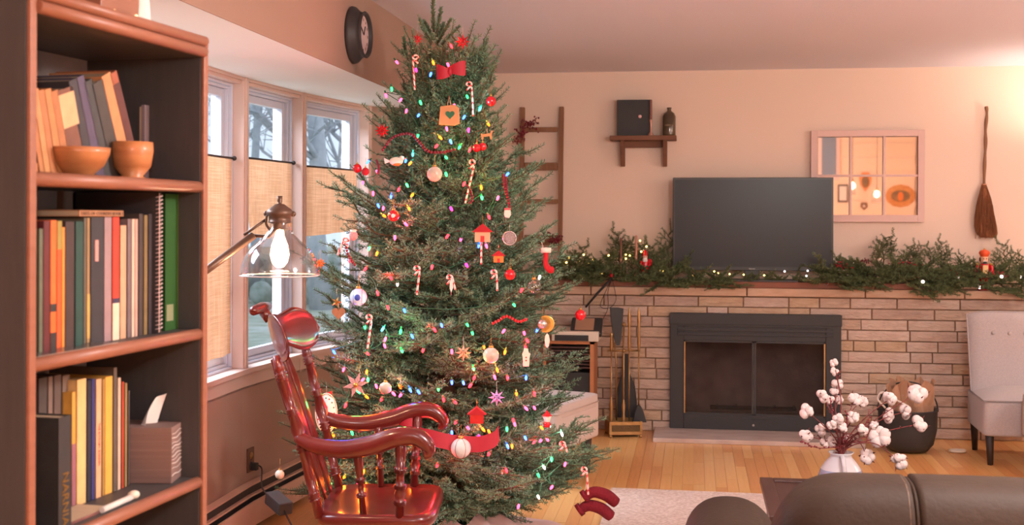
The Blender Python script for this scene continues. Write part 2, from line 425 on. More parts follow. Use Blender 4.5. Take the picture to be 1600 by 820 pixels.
# ------------------------------------------------------------------ brick chimney wall
fx0 = PY(1047, 580, YB).x; fx1 = PY(1313, 580, YB).x
fz1 = PY(1180, 489.5, YB).z; gx0 = PY(1068, 580, YB).x; gx1 = PY(1289, 580, YB).x
gz1 = PY(1180, 532, YB).z; gz0 = PY(1180, 648, YB).z
BX0 = XL; BX1 = 4.2
m = MB(); ym = YB + .012
m.box((BX0, ym, 0), (gx0 - .03, YW, .93)); m.box((gx1 + .03, ym, 0), (BX1, YW, .93)); m.box((gx0 - .03, ym, gz1 + .02), (gx1 + .03, YW, .93)); m.box((gx0 - .03, ym, 0), (gx1 + .03, YW, gz0 - .02))
bw = struct(m, 'wall_chimney', M_grout)
def brick_mesh(l, h, seed, mt):
    rr = random.Random(seed); m = MB(); nx = max(2, int(l / .05)); nz = 2; t = .02
    vs = []; 
    for j in range(nz + 1):
        for i in range(nx + 1):
            e = (i in (0, nx)) or (j in (0, nz))
            vs.append((l * i / nx, -t + (rr.uniform(.003, .006) if e else rr.uniform(-.005, .002)), h * j / nz))
    fs = [(j * (nx + 1) + i, j * (nx + 1) + i + 1, (j + 1) * (nx + 1) + i + 1, (j + 1) * (nx + 1) + i) for j in range(nz) for i in range(nx)]
    k = len(vs); rim = [i for i in range(nx + 1)] + [j * (nx + 1) + nx for j in range(1, nz + 1)] + [nz * (nx + 1) + i for i in range(nx - 1, -1, -1)] + [j * (nx + 1) for j in range(nz - 1, 0, -1)]
    vs += [(vs[i][0], .0, vs[i][2]) for i in rim]; nr = len(rim)
    fs += [(rim[(i + 1) % nr], rim[i], k + i, k + (i + 1) % nr) for i in range(nr)]
    m.add(vs, fs); return m.mesh('brick', mt)
pit = .0709; bcache = {}; nb = 0
for c in range(13):
    z = c * pit + .004; x = -0.9 - random.uniform(0, .3)
    while x < 3.3 and nb < 299:
        l = random.choice((.14, .2, .2, .3, .3, .4, .4, .5)); xa, xb = x, x + l
        x += l
        overl = z < fz1 - .03
        if overl:
            if xa < fx0 + .02 < xb: xb = fx0 + .02
            if xa > fx0 and xb < fx1 + .0001: continue
            if xa < fx1 - .02 < xb: xa = fx1 - .02
            if xa >= fx0 and xb <= fx1: continue
        ll = round(xb - xa - .008, 2)
        if ll < .04: continue
        key = (ll, random.randrange(5), random.randrange(2))
        if key not in bcache: bcache[key] = brick_mesh(ll, pit - .009, hash(key) & 999, M_bricks[key[1]])
        link('brick', bcache[key], bw, loc=(xa, ym, z)); nb += 1
xs = [BX0, -.7, .35, 1.12, 1.75, 2.5, 3.3, 4.2]
for i in range(7):
    m = MB().box((xs[i] + .003, YB - .035, .926), (xs[i + 1] - .003, YW - .001, .98)); part(m, 'cap_stone', M_cap, bw, world=False, bevel=.006)
# mantel plank
mx0 = PY(862, 440, YB).x; mx1 = PY(1435, 440, YB).x
mantel = single(MB().box((mx0, YB - .02, .981), (mx1, YW - .003, 1.022)), 'mantel_plank', M_mantel, 'reddish brown wooden plank lying along the top of the brick wall', 'mantel', bevel=.004)
ZM = 1.022
# firebox
fb = thing('firebox', 'dark brick-lined firebox behind the glass fireplace doors', 'fireplace', ((gx0 + gx1) / 2, YB + .3, 0))
M_soot = mat('sooty firebrick', (110, 98, 94), .95, col2=(140, 126, 120), scale=9, bump=.6, bscale=30)
m = MB(); y0, y1 = YB + .03, YB + .215; g0, g1, h0, h1 = gx0 - .02, gx1 + .02, gz0 - .015, gz1 + .015
m.box((g0, y1, h0), (g1, y1 + .03, h1)); m.box((g0 - .03, y0, h0), (g0, y1, h1)); m.box((g1, y0, h0), (g1 + .03, y1, h1)); m.box((g0, y0, h0 - .02), (g1, y1, h0)); m.box((g0, y0, h1), (g1, y1, h1 + .02))
part(m, 'lining', M_soot, fb)
# side bricks seen through the left of the glass
for r_ in range(8):
    for c_ in range(2):
        part(MB().box((g0, YB + .04 + c_ * .085 + (r_ % 2) * .01, h0 + .005 + r_ * .062), (g0 + .012, YB + .12 + c_ * .085 + (r_ % 2) * .01, h0 + .06 + r_ * .062)), 'firebrick', M_bricks[1], fb, bevel=.002)
m = MB()
for k in range(5): m.tube([(g0 + .25 + .13 * k, YB + .07, h0 + .05), (g0 + .25 + .13 * k, YB + .2, h0 + .05)], .008, 6)
m.tube([(g0 + .2, YB + .08, h0 + .04), (g1 - .2, YB + .08, h0 + .04)], .008, 6); m.tube([(g0 + .2, YB + .18, h0 + .04), (g1 - .2, YB + .18, h0 + .04)], .008, 6)
part(m, 'grate', M_black, fb)
fs_ = thing('fireplace_surround', 'black metal fireplace surround with twin glass doors below the television', 'fireplace door', ((fx0 + fx1) / 2, YB, 0))
yf = YB - .05
m = MB(); m.box((fx0, yf, .03), (gx0, YB + .02, fz1)); m.box((gx1, yf, .03), (fx1, YB + .02, fz1)); m.box((gx0, yf, gz1), (gx1, YB + .02, fz1)); m.box((gx0, yf, .03), (gx1, YB + .02, gz0))
part(m, 'surround_frame', M_black, fs_, bevel=.004)
for k in range(3): part(MB().box((fx0 + .05, yf - .008, gz1 + .035 + k * .03), (fx1 - .05, yf + .001, gz1 + .052 + k * .03)), 'louver', M_black, fs_, bevel=.002)
part(MB().box((fx0 - .004, yf - .012, fz1 - .075), (fx1 + .004, yf, fz1)), 'hood', M_black, fs_, bevel=.003)
gm = (gx0 + gx1) / 2
for (a, b) in ((gx0, gm - .002), (gm + .002, gx1)):
    dm = MB().box((a, yf + .005, gz0), (a + .012, yf + .02, gz1)).box((b - .012, yf + .005, gz0), (b, yf + .02, gz1)).box((a, yf + .005, gz0), (b, yf + .02, gz0 + .012)).box((a, yf + .005, gz1 - .012), (b, yf + .02, gz1))
    dr = part(dm, 'door', M_blackgloss, fs_)
    part(MB().box((a + .012, yf + .01, gz0 + .012), (b - .012, yf + .014, gz1 - .012)), 'glass_pane', M_smoke, dr)
for xx in (gx0 + .004, gx1 - .012): part(MB().box((xx, yf - .004, gz0 + .01), (xx + .008, yf + .005, gz1 - .01)), 'brass_strip', M_brass, fs_, label='brass strip')
kx = PY(1177, 664, yf)
part(MB().ball((kx.x, yf - .012, kx.z), .008), 'damper_knob', M_silver, fs_)
part(MB().box((kx.x - .07, yf - .006, kx.z + .04), (kx.x + .1, yf, kx.z + .046)), 'vent_slider', M_blackgloss, fs_)
hl = PZ(1020, 691, 0); hr = PZ(1352, 700, 0)
hearth = single(MB().box((hl.x, hl.y, .0), (hr.x, YB - .0, .03)), 'hearth_slab', M_slate, 'pale marbled stone hearth slab on the floor before the fireplace', 'hearth', bevel=.004)

# outdoors
M_ground = mat('winter lawn with leaves and frost', (150, 156, 128), 1, col2=(206, 208, 200), scale=1.6, bump=.4)
g = MB().box((-60, -40, -.75), (-2.4, 80, -.6)); o = struct(g, 'ground_outside', M_ground)
M_bark2 = mat('haze paled bark', (176, 178, 184), .95, col2=(200, 200, 204), scale=6, bump=.5)  # distant haze put into the bark colour, paled to near white
def bare_tree(px, d, h, r, label, seed, lean=0):
    rr = random.Random(seed); b = P(px, 400, d); base = Vector((b.x, b.y, -.62))
    t = thing('bare_tree', label, 'tree', base, group='bare winter trees outside the bow window')
    pts = [base + Vector((lean * i / 5 + rr.uniform(-.1, .1) * i / 2, rr.uniform(-.1, .1) * i / 2, h * i / 6)) for i in range(7)]
    part(MB().tube(pts, [r * (1 - .12 * i) for i in range(7)], 9), 'trunk', M_bark2, t)
    for k in range(11):
        i = rr.choice((1, 2, 3, 4, 5)); p = pts[i]; dr = Vector((rr.uniform(-1, 1), rr.uniform(-1, 1), rr.uniform(.2, 1.1))).normalized(); L = h * rr.uniform(.25, .5); q = [p]
        for j in range(5): dr = (dr + Vector((rr.uniform(-.3, .3), rr.uniform(-.3, .3), rr.uniform(-.1, .25)))).normalized(); q.append(q[-1] + dr * L / 5)
        m = MB().tube(q, [r * .3 * (1 - .16 * j) for j in range(6)], 6)
        for j in range(1, 6):
            for s_ in range(4):
                d2 = (dr + Vector((rr.uniform(-1, 1), rr.uniform(-1, 1), rr.uniform(-.7, .9)))).normalized(); e = q[j] + d2 * L * .3; m.tube([q[j], (q[j] + e) / 2 + Vector((0, 0, rr.uniform(-.1, .1))), e], [r * .1, r * .07, r * .03], 4, caps=False)
                e2 = (q[j] + e) / 2; m.tube([e2, e2 + (d2.cross(Vector((rr.uniform(-1, 1), rr.uniform(-1, 1), 1)))).normalized() * L * .2], [r * .06, r * .02], 3, caps=False)
        part(m, 'bough', M_bark2, t)
bare_tree(398, 30, 10, .13, 'thin bare tree seen through the second window from the bookcase', 1)
bare_tree(502, 27, 10, .26, 'stout bare tree behind the third window, left of its forked neighbour', 2, -.4)
bare_tree(540, 31, 11, .22, 'forked bare tree behind the window beside the fir tree', 3, .6)
bare_tree(340, 36, 11, .2, 'bare tree seen past the edge of the bookcase', 4)
bare_tree(436, 44, 12, .22, 'distant bare tree above the middle burlap curtain', 5)
M_hedge = mat('pale scrub', (140, 150, 136), 1, col2=(186, 192, 188), scale=4, bump=1)  # mottled pale grey-green bushes
for i, (px, d, s_, lb) in enumerate(((360, 30, 1.3, 'low pale bush far out on the lawn, left of the lamp'), (450, 34, 1.6, 'low pale bush far out on the lawn behind the lamp'), (530, 31, 1.4, 'low pale bush far out behind the fir tree'))):
    b = P(px, 390, d); rr = random.Random(i); m = MB()
    for k in range(26): m.ball((b.x + rr.gauss(0, 1.5), b.y + rr.gauss(0, 1.2), rr.uniform(-.5, .1) * s_), rr.uniform(.3, .6) * s_ * .6, 8, 6)
    single(m, 'lawn_bush', M_hedge, lb, 'bush', 'bushes across the lawn')

# burlap curtains on rods
def curtain(i, x0, x1, z0, z1, label, slant=0, group='burlap cafe curtains'):
    A = Vector((*BOW[i], 0)); B = Vector((*BOW[i + 1], 0)); d = (B - A).normalized(); nr = Vector((-d.y, d.x, 0)); L = (B - A).length
    M = frame(d, nr, o=A); rr = random.Random(i)
    t = thing('cafe_curtain', label, 'curtain', M @ Vector((L / 2, .02, z1)), group=group)
    n = rr.uniform(0, 6)
    def fn(u, v):
        xx = x0 + slant * (1 - v) + (x1 - x0 - slant * (1 - v)) * u
        return M @ Vector((xx, .03 + .006 * math.sin(u * 22 + n) * (1.2 - v * .7), z0 + (z1 - z0) * v - .012 * math.sin(u * 3 + n) * (1 - v)))
    part(MB().grid(fn, 40, 14), 'burlap_panel', M_burlap, t)
    part(MB().tube([M @ Vector((.03, .028, z1 + .004)), M @ Vector((L - .035, .028, z1 + .004))], .005, 8), 'rod', M_black, t)
    part(MB().ball(M @ Vector((L - .05, .024, z1 + .004)), .011), 'finial', M_black, t)
    return t
curtain(2, .05, .665, .83, 1.715, 'long burlap curtain hanging beside the bookcase to near the sill')
t_ = curtain(3, .04, .62, 1.37, 1.725, 'short burlap curtain behind the glass lamp, with a slanted left edge', .12)
curtain(4, .05, .70, 1.36, 1.715, 'short burlap curtain next to the fir tree')
# ================================================================== BOOKCASE
BN = Vector((-1.099, 1.91, 0)); BE = Vector((.091, .996, 0)).normalized(); BI = Vector((-BE.y, BE.x, 0))
BROT = math.atan2(BE.y, BE.x); BW = .583; BD = .29
BM = frame(BE, BI, o=BN)
def bk(px, py, t):
    r = ray(px, py); p0 = BN + BI * t; k = (p0 - O).dot(BI) / r.dot(BI); q = O + r * k
    return (q - BN).dot(BE), q.z
bc = thing('bookcase', 'tall cherry-coloured bookcase with rounded shelf edges at the left', 'bookcase', BN, BROT)
BT = 1.792
def bbox(a, b, name, mt, bev=.003, segs=2, par=None, label=None): return part(MB().box(a, b), name, mt, par or bc, world=False, bevel=bev, segs=segs, label=label)
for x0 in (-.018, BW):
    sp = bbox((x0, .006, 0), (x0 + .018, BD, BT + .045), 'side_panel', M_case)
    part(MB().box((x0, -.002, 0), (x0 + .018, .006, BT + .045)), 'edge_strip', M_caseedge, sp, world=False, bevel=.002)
bbox((0, BD - .008, .05), (BW, BD, BT), 'back_panel', M_caseback, 0)
SH = [1.512, 1.195, .876, .57, .08]
for z in SH:
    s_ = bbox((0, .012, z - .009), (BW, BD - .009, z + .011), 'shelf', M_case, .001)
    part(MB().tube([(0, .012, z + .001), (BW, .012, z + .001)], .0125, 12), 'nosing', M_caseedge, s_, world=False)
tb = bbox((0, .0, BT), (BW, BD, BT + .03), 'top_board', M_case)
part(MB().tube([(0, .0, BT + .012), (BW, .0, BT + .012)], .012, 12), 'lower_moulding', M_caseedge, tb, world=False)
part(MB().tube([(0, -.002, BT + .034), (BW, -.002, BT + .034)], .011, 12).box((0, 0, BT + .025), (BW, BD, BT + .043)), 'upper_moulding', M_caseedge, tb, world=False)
# books ---------------------------------------------------------------
BOOKCOL = {}
def bmat(c):
    k = tuple(c)
    if k not in BOOKCOL: BOOKCOL[k] = mat('book cover %d %d %d' % k, c, .55, col2=tuple(min(255, int(x * 1.08 + 4)) for x in c), scale=30)
    return BOOKCOL[k]
M_pages = mat('book pages', (196, 168, 138), .9, col2=(176, 148, 120), scale=60, stretch=(6, .1, .1))
def book(px0, px1, pytop, shelf_z, col, label, group, t=.03, depth=.16, tilt=0, band=None, text=None):
    """book standing on a shelf; pixel columns px0..px1 of its spine, pytop its top edge"""
    s0, _ = bk(px0, 400, t); s1, _ = bk(px1, 400, t); _, zt = bk((px0 + px1) / 2, pytop, t)
    zb = shelf_z + .0115; h = zt - zb; w = max(s1 - s0 - .0012, .005); th = R(tilt)
    if tilt: h = h / math.cos(th) - w * math.tan(th) * .5; lift = 0
    loc = BM @ Vector((s1 if tilt else s0, t, zb)); depth = min(depth, BD - .012 - t)
    o = thing('book', label, 'book', loc, BROT, group)
    if tilt: o.rotation_euler = (0, -th, BROT); 
    x0, x1 = (-w, 0) if tilt else (0, w)
    m = MB().box((x0, 0, 0), (x1, .002, h)).box((x0, 0, 0), (x0 + .0018, depth, h)).box((x1 - .0018, 0, 0), (x1, depth, h))
    part(m, 'cover', bmat(col), o, world=False)
    part(MB().box((x0 + .0018, .002, .003), (x1 - .0018, depth - .003, h - .003)), 'pages', M_pages, o, world=False)
    for (a, b, c) in (band or ()): part(MB().box((x0 + .0002, -.0006, h * a), (x1 - .0002, .0002, h * b)), 'spine_label', bmat(c), o, world=False)
    if text: spine_text(text[0], o, (x0 + x1) / 2, h * text[1], text[2], text[3])
    return o
def text_mesh(body, size, ext=.0003):
    cu = bpy.data.curves.new('lettering', 'FONT'); cu.body = body; cu.size = size; cu.extrude = ext; cu.align_x = 'CENTER'; cu.align_y = 'CENTER'; cu.resolution_u = 2
    ob = bpy.data.objects.new('lettering', cu); COL.objects.link(ob); dg = bpy.context.evaluated_depsgraph_get(); dg.update()
    me = bpy.data.meshes.new_from_object(ob.evaluated_get(dg)); bpy.data.objects.remove(ob); bpy.data.curves.remove(cu); return me
def spine_text(body, o, x, z, size, mt):
    me = text_mesh(body, size); me.materials.clear(); me.materials.append(mt)
    # read from top to bottom on the spine (face towards -y)
    Mx = Matrix(((0, 1, 0, x), (0, 0, 1, -.0012), (-1, 0, 0, z), (0, 0, 0, 1)))
    Mx = Matrix(((0, 1, 0, x), (0, 0, -1, -.0012), (-1, 0, 0, z), (0, 0, 0, 1)))
    me.transform(Mx); link('lettering', me, o)
G1 = 'books leaning on the top shelf of the bookcase'; z1 = SH[0]
T1 = .10
top = [(62, 70, 150, (186, 118, 74), 'thin tan book at the post end of the top shelf', 14), (70, 80, 138, (198, 132, 84), 'thin sandy book, second from the post on the top shelf', 14),
       (80, 90, 140, (176, 110, 70), 'thin brown-orange book, third from the post on the top shelf', 15), (90, 101, 138, (190, 122, 74), 'tan book in the middle of the thin tan row on the top shelf', 15), (101, 113, 140, (170, 106, 66), 'last of the thin tan books, beside the big brown one', 16),
       (113, 138, 130, (120, 74, 56), 'thick brown book with a pale patch at its spine top', 17), (138, 152, 122, (62, 54, 56), 'black book beside the thick brown one on the top shelf', 20), (152, 165, 118, (82, 68, 86), 'dark purple book leaning on the top shelf', 21),
       (165, 178, 124, (64, 60, 58), 'black book with a narrow gold spine line', 22), (178, 196, 122, (70, 60, 54), 'dark book with cream page edges leaning above the handled bowl', 23), (197, 212, 113, (196, 128, 84), 'tan leaning book behind the deep wooden bowl', 24), (213, 224, 113, (156, 84, 60), 'reddish book with dark lettering, rightmost of the leaning row', 25)]
for i, (a, b, y, c, lb, ti) in enumerate(top):
    bd = {5: ((.6, .95, (206, 160, 116)),), 8: ((.05, .9, (176, 142, 90)),), 9: ((.05, .95, (190, 150, 110)),), 11: ((.15, .9, (92, 50, 44)),)}.get(i)
    book(a, b, y, z1, c, lb, G1, t=T1, depth=.14, tilt=ti, band=bd if i not in (8, 9) else None)
# grey binder at the back of the top shelf
s0, z_ = bk(226, 168, .13); s1, zt = bk(254, 168, .13)
gb = thing('board_folder', 'grey-lilac board standing at the back of the top shelf', 'folder', BM @ Vector((s0, .13, z1 + .0115)), BROT)
part(MB().box((0, 0, 0), (s1 - s0, .008, zt - z1 - .012)), 'cover', mat('grey lilac card', (136, 118, 122), .8), gb, world=False)
part(MB().box((.003, .008, .002), (s1 - s0 - .002, .014, zt - z1 - .016)), 'sheets', M_pages, gb, world=False)
M_bowl = mat('turned wood bowl', (176, 104, 60), .45, col2=(200, 128, 78), scale=10, stretch=(1, 1, 5), coat=.2)
def bowl(pl, pr, pyt, pyb, t, prof, name, label):
    sa, zt = bk(pl, pyt, t); sb, _ = bk(pr, pyt, t); r = (pr - pl) / 2 * 2.32 / F; cx = (sa + sb) / 2; h = zt - z1 - .0115
    o = thing(name, label, 'bowl', BM @ Vector((cx, t, z1 + .0115)), BROT)
    p = [(r * a, h * b) for a, b in prof]; p += [(max(x - .007, .001), max(z, .008)) for x, z in reversed(p)]
    part(MB().lathe(p, 28), 'vessel', M_bowl, o, world=False); return o, r, h
bowl(72, 169, 226, 262, .085, [(.01, 0), (.4, 0), (.45, .08), (.8, .4), (.97, .8), (1, 1)], 'wooden_bowl', 'wide shallow wooden bowl on the top shelf')
o, r, h = bowl(171, 240, 218, 268, .075, [(.01, 0), (.6, 0), (.62, .06), (.5, .1), (.88, .35), (1, .75), (.98, 1)], 'wooden_pot', 'deep wooden bowl with a small foot beside the shallow bowl')
sx, sz = bk(70, 262, .04)
m = MB().box((.002, .03, z1 + .0115), (.05, .16, z1 + .03)); single_o = None
wb_ = thing('wooden_block', 'small pale wooden block at the near end of the top shelf', 'box', BM @ Vector((0, 0, 0)), BROT); part(m, 'block_body', M_bowl, wb_, world=False, bevel=.003); part(MB().box((.004, .034, z1 + .030), (.048, .156, z1 + .034)), 'lid', M_wood, wb_, world=False)
# middle shelf
G2 = 'books standing on the middle shelf of the bookcase'; z2 = SH[1]
mid = [(61, 68, 357, (96, 96, 76), 'grey-green thin book at the post end of the middle shelf', None), (68, 79, 345, (92, 36, 36), 'dark maroon book beside the orange one', None),
       (79, 89, 344, (226, 104, 46), 'bright orange book with a black spine foot', ((0, .14, (56, 44, 40)), (.3, .36, (50, 46, 42)))), (89, 97, 345, (214, 88, 44), 'orange-red book with an olive top', ((.78, 1, (150, 128, 64)),)), (97, 102, 355, (226, 140, 60), 'narrow yellow-orange book next to the orange pair', None),
       (102, 117, 346, (64, 48, 44), 'thick dark brown book on the middle shelf', None), (118, 131, 346, (38, 66, 58), 'dark teal book with a pale spine edge', None), (131, 136, 340, (96, 84, 70), 'thin grey-brown book next to the teal one', None), (136, 141, 340, (150, 118, 80), 'thin gold-lettered brown book', ((.05, .4, (190, 150, 80)),)),
       (142, 163, 339, (52, 48, 50), 'wide black book with a narrow pink spine label', None), (163, 175, 338, (150, 120, 120), 'silvery grey book left of the red-and-white one', None), (176, 187, 339, (206, 62, 44), 'red book with a white lower spine', ((0, .3, (222, 196, 170)), (.3, .34, (60, 50, 70)))),
       (188, 198, 352, (196, 150, 118), 'shorter beige book on the middle shelf', None), (199, 206, 342, (110, 92, 92), 'grey book between the beige and white ones', None), (206, 211, 342, (214, 178, 156), 'thin book with a white spine on the middle shelf', None), (211, 216, 342, (190, 150, 134), 'pale pink-grey thin book', None),
       (217, 224, 334, (66, 54, 50), 'dark book with a worn spine near the notebook', None), (225, 231, 336, (120, 96, 60), 'dark gold-specked book near the spiral notebook', None), (232, 243, 334, (56, 48, 50), 'black book just left of the spiral notebook', None)]
for (a, b, y, c, lb, bd) in mid: book(a, b, y, z2, c, lb, G2, t=.055, depth=.17, band=bd)
# pink label of the wide black book
s0, zt = bk(150, 375, .053); s1, zb = bk(155, 408, .053)
o = [x for x in COL.objects if x.get('label') == 'wide black book with a narrow pink spine label'][0]
l0 = o.location; sL = (Vector(l0) - BN).dot(BE)
part(MB().box((s0 - sL, -.0006, zb - l0.z), (s1 - sL, .0002, zt - l0.z)), 'spine_label', bmat((200, 140, 130)), o, world=False)
# book lying on top of the row
s0, zz = bk(124, 338, .05); s1, _ = bk(193, 338, .05); _, ztt = bk(160, 339, .05)
lb = thing('book', 'slim tan book lying flat on top of the standing books', 'book', BM @ Vector((s0, .05, ztt + .001)), BROT, G2)
part(MB().box((0, 0, 0), (s1 - s0, .13, .0015)).box((0, 0, .0105), (s1 - s0, .13, .012)).box((0, 0, 0), (s1 - s0, .0015, .012)), 'cover', bmat((168, 116, 80)), lb, world=False)
part(MB().box((.001, .002, .0015), (s1 - s0 - .001, .128, .0105)), 'pages', M_pages, lb, world=False)
me = text_mesh('TASTE OF COUNTRY BOOK I', .0125); me.materials.clear(); me.materials.append(bmat((70, 50, 44)))
me.transform(Matrix(((1, 0, 0, (s1 - s0) / 2), (0, 0, -1, -.0008), (0, 1, 0, .0055), (0, 0, 0, 1))) @ Matrix.Diagonal(((s1 - s0) * .95 / max(.001, max(v.co.x for v in me.vertices) * 2), .7, 1, 1))); link('lettering', me, lb)
# spiral notebook: dark cover seen face on, wire at its near edge
t_ = .035
s0, zt = bk(252, 300, t_); s1, _ = bk(257, 300, t_)
nb_ = thing('spiral_notebook', 'tall dark notebook with a white spiral binding on the middle shelf', 'notebook', BM @ Vector((s0, t_, z2 + .0115)), BROT); hh = zt - z2 - .0115
part(MB().box((0, .006, 0), (.0022, .2, hh)), 'front_cover', bmat((58, 50, 52)), nb_, world=False)
part(MB().box((.0022, .008, .002), (.0095, .2, hh - .002)), 'pages', mat('notebook pages', (208, 168, 152), .9), nb_, world=False)
part(MB().box((.0095, .006, 0), (.0115, .2, hh)), 'back_cover', bmat((70, 56, 54)), nb_, world=False)
pts = []
nturn = 34
for i in range(nturn * 8 + 1):
    an = 2 * math.pi * i / 8; pts.append((.0055 + .0065 * math.cos(an), .008 + .0075 * math.sin(an), .006 + (hh - .012) * i / (nturn * 8)))
part(MB().tube(pts, .0011, 4), 'spiral_wire', mat('white spiral wire', (214, 190, 190), .4), nb_, world=False)
t_ = .06; s0, zt = bk(258, 293, t_); s1, _ = bk(285, 293, t_)
gb = thing('ring_binder', 'tall dark green binder filling the far end of the middle shelf', 'binder', BM @ Vector((s0, t_, z2 + .0115)), BROT); hh = min(zt - z2 - .012, SH[0] - z2 - .026)
GRN = mat('green binder cloth', (44, 82, 34), .5); part(MB().box((0, 0, 0), (s1 - s0, .003, hh)).box((0, 0, 0), (.003, .21, hh)).box((s1 - s0 - .003, 0, 0), (s1 - s0, .21, hh)), 'cover', GRN, gb, world=False)
part(MB().box((.004, .01, .005), (s1 - s0 - .004, .2, hh - .01)), 'pages', M_pages, gb, world=False)
part(MB().box(((s1 - s0) * .72, -.001, 0), ((s1 - s0) * .92, .0, hh)), 'spine_stripe', mat('yellow green stripe', (92, 116, 40), .5), gb, world=False)
part(MB().box((.006, -.0012, .02), (.034, 0, .055)), 'barcode_label', bmat((130, 130, 96)), gb, world=False)
# clear sheet protector lying near the edge of the middle shelf
ss = thing('plastic_sleeve', 'clear plastic sleeve lying at the front of the middle shelf', 'sleeve', BM @ Vector((.004, .012, z2 + .0115)), BROT); part(MB().grid(lambda u, v: (.01 + .26 * u, .004 + .036 * v - .002 * math.sin(u * 5), .001 + .004 * math.sin(u * 9) ** 2 * v), 20, 4), 'sheet', mat('clear plastic', (190, 168, 160), .15, alpha=.4, trans=.8, spec=.8), ss, world=False); part(MB().box((.008, .001, 0.0005), (.272, .004, .002)), 'binding_edge', M_cream, ss, world=False)
# lower shelf
G3 = 'books standing on the lower shelf of the bookcase'; z3 = SH[2] 
low = [(61, 75, 590, (70, 60, 56), 'dark book at the back near the post of the lower shelf', None, .13), (76, 84, 588, (120, 98, 88), 'grey book with a dark spine lying back on the lower shelf', None, .13), (85, 97, 586, (92, 76, 70), 'brown-grey book behind the thick gold-lettered one', None, .13), (98, 110, 586, (120, 100, 88), 'taupe book behind the thick gold-lettered one', None, .13)]
for (a, b, y, c, lb_, bd, t_) in low: book(a, b, y, z3, c, lb_, G3, t=t_, depth=.13, band=bd)
low = [(113, 120, 612, (206, 150, 66), 'slim yellow book with a purple lower spine', ((0, .55, (146, 92, 100)),)), (121, 136, 592, (224, 178, 118), 'cream book beside the slim yellow one', None), (137, 144, 594, (44, 42, 52), 'black book between the cream ones', None), (144, 150, 592, (58, 54, 104), 'navy blue book on the lower shelf', None),
       (151, 160, 592, (218, 166, 126), 'cream book with red lettering running up its spine', None), (161, 165, 592, (172, 128, 70), 'dull gold narrow book next to the yellow one', None), (165, 177, 588, (222, 164, 72), 'wide yellow book on the lower shelf', None), (178, 184, 574, (98, 82, 72), 'tall grey-brown book behind the tissue box', None),
       (185, 190, 590, (212, 178, 154), 'thin white book behind the tissue box', None), (191, 195, 596, (170, 66, 44), 'thin red book behind the tissue box', None), (196, 200, 598, (150, 120, 80), 'thin khaki book behind the tissue box', None), (201, 204, 610, (80, 70, 66), 'thin dark book, last behind the tissue box', None)]
for (a, b, y, c, lb_, bd) in low:
    book(a, b, y, z3, c, lb_, G3, t=.11, depth=.15, band=bd, text=(('THE KITCHEN GARDEN', .45, .008, bmat((170, 60, 50))) if 'lettering running' in lb_ else None))
bb = book(92, 113, 650, z3, (50, 46, 44), 'thick dark old book with gold spine lettering at the front of the lower shelf', G3, t=.028, depth=.075, text=('NARNIA', .27, .026, M_gold))
# tissue box
t_ = .045; s0, zt = bk(256, 655, t_)
M_tb = mat('tissue box print', (120, 92, 84), .7, col2=(134, 106, 98), scale=20, stretch=(.1, .1, 6))
tbx = thing('tissue_box', 'square mauve-grey tissue box with wavy white lines on the lower shelf', 'tissue box', BM @ Vector((s0, t_, z3 + .0115)), BROT)
w_ = .126; hh = .118
tw = Matrix.Rotation(R(-24), 4, 'Z')
s0b = s0
tbx.location = BM @ Vector((s0 + .012, t_ - .012, z3 + .0115)); tbx.rotation_euler = (0, 0, BROT + R(14))
part(MB().box((0, 0, 0), (w_, w_, hh)), 'carton', M_tb, tbx, world=False, bevel=.0015)
for k, zz in enumerate((.016, .03, .041, .05, .058, .067, .075, .083, .094, .104)):
    pts = [(w_ * i / 16, -.0006, zz + .0018 * math.sin(i * .7 + k)) for i in range(17)]
    pts2 = [(w_ + .0006, w_ * i / 16, zz + .0022 * math.sin(i * .6 + k + 1)) for i in range(17)]
    part(MB().tube(pts, .0006 if k % 2 else .001, 4).tube(pts2, .0006 if k % 2 else .001, 4), 'printed_line', M_paper, tbx, world=False)
def tfn(u, v):
    a = (u - .5) * 1.0; w = .036 * (1 - .25 * v)
    return (w_ / 2 + (a * 2) * w + .03 * v, w_ / 2 + .014 * math.sin(u * 9 + v * 2) * (1 - .3 * v) - .02 * v, hh + .066 * v * (1 - .35 * abs(a)))
part(MB().grid(tfn, 22, 8), 'tissue', M_paper, tbx, world=False)
# small things lying on the lower shelf
t_ = .03; s0, _ = bk(150, 800, t_); s1, _ = bk(216, 780, t_)
p = thing('paper_roll', 'cream rolled paper lying at the lower shelf edge', 'paper', BM @ Vector((s0, .03, z3 + .0115)), BROT)
part(MB().tube([(0.02, 0, .006), (s1 - s0 - .02, .004, .006)], .006, 10), 'roll', M_paper, p, world=False); part(MB().ball((s1 - s0 - .01, .004, .009), .011, sc=(1.3, 1, .8)), 'knob_end', M_cream, p, world=False)
s0, _ = bk(118, 790, .09)
p = thing('magazine', 'dark patterned magazine lying flat on the lower shelf', 'magazine', BM @ Vector((.125, .035, z3 + .0115)), BROT)
part(MB().box((0, 0, 0), (.16, .07, .005)), 'cover', mat('magazine cover', (84, 54, 60), .4, col2=(150, 96, 84), scale=18), p, world=False)
part(MB().box((.002, .002, .005), (.158, .068, .0055)), 'pages', M_pages, p, world=False)
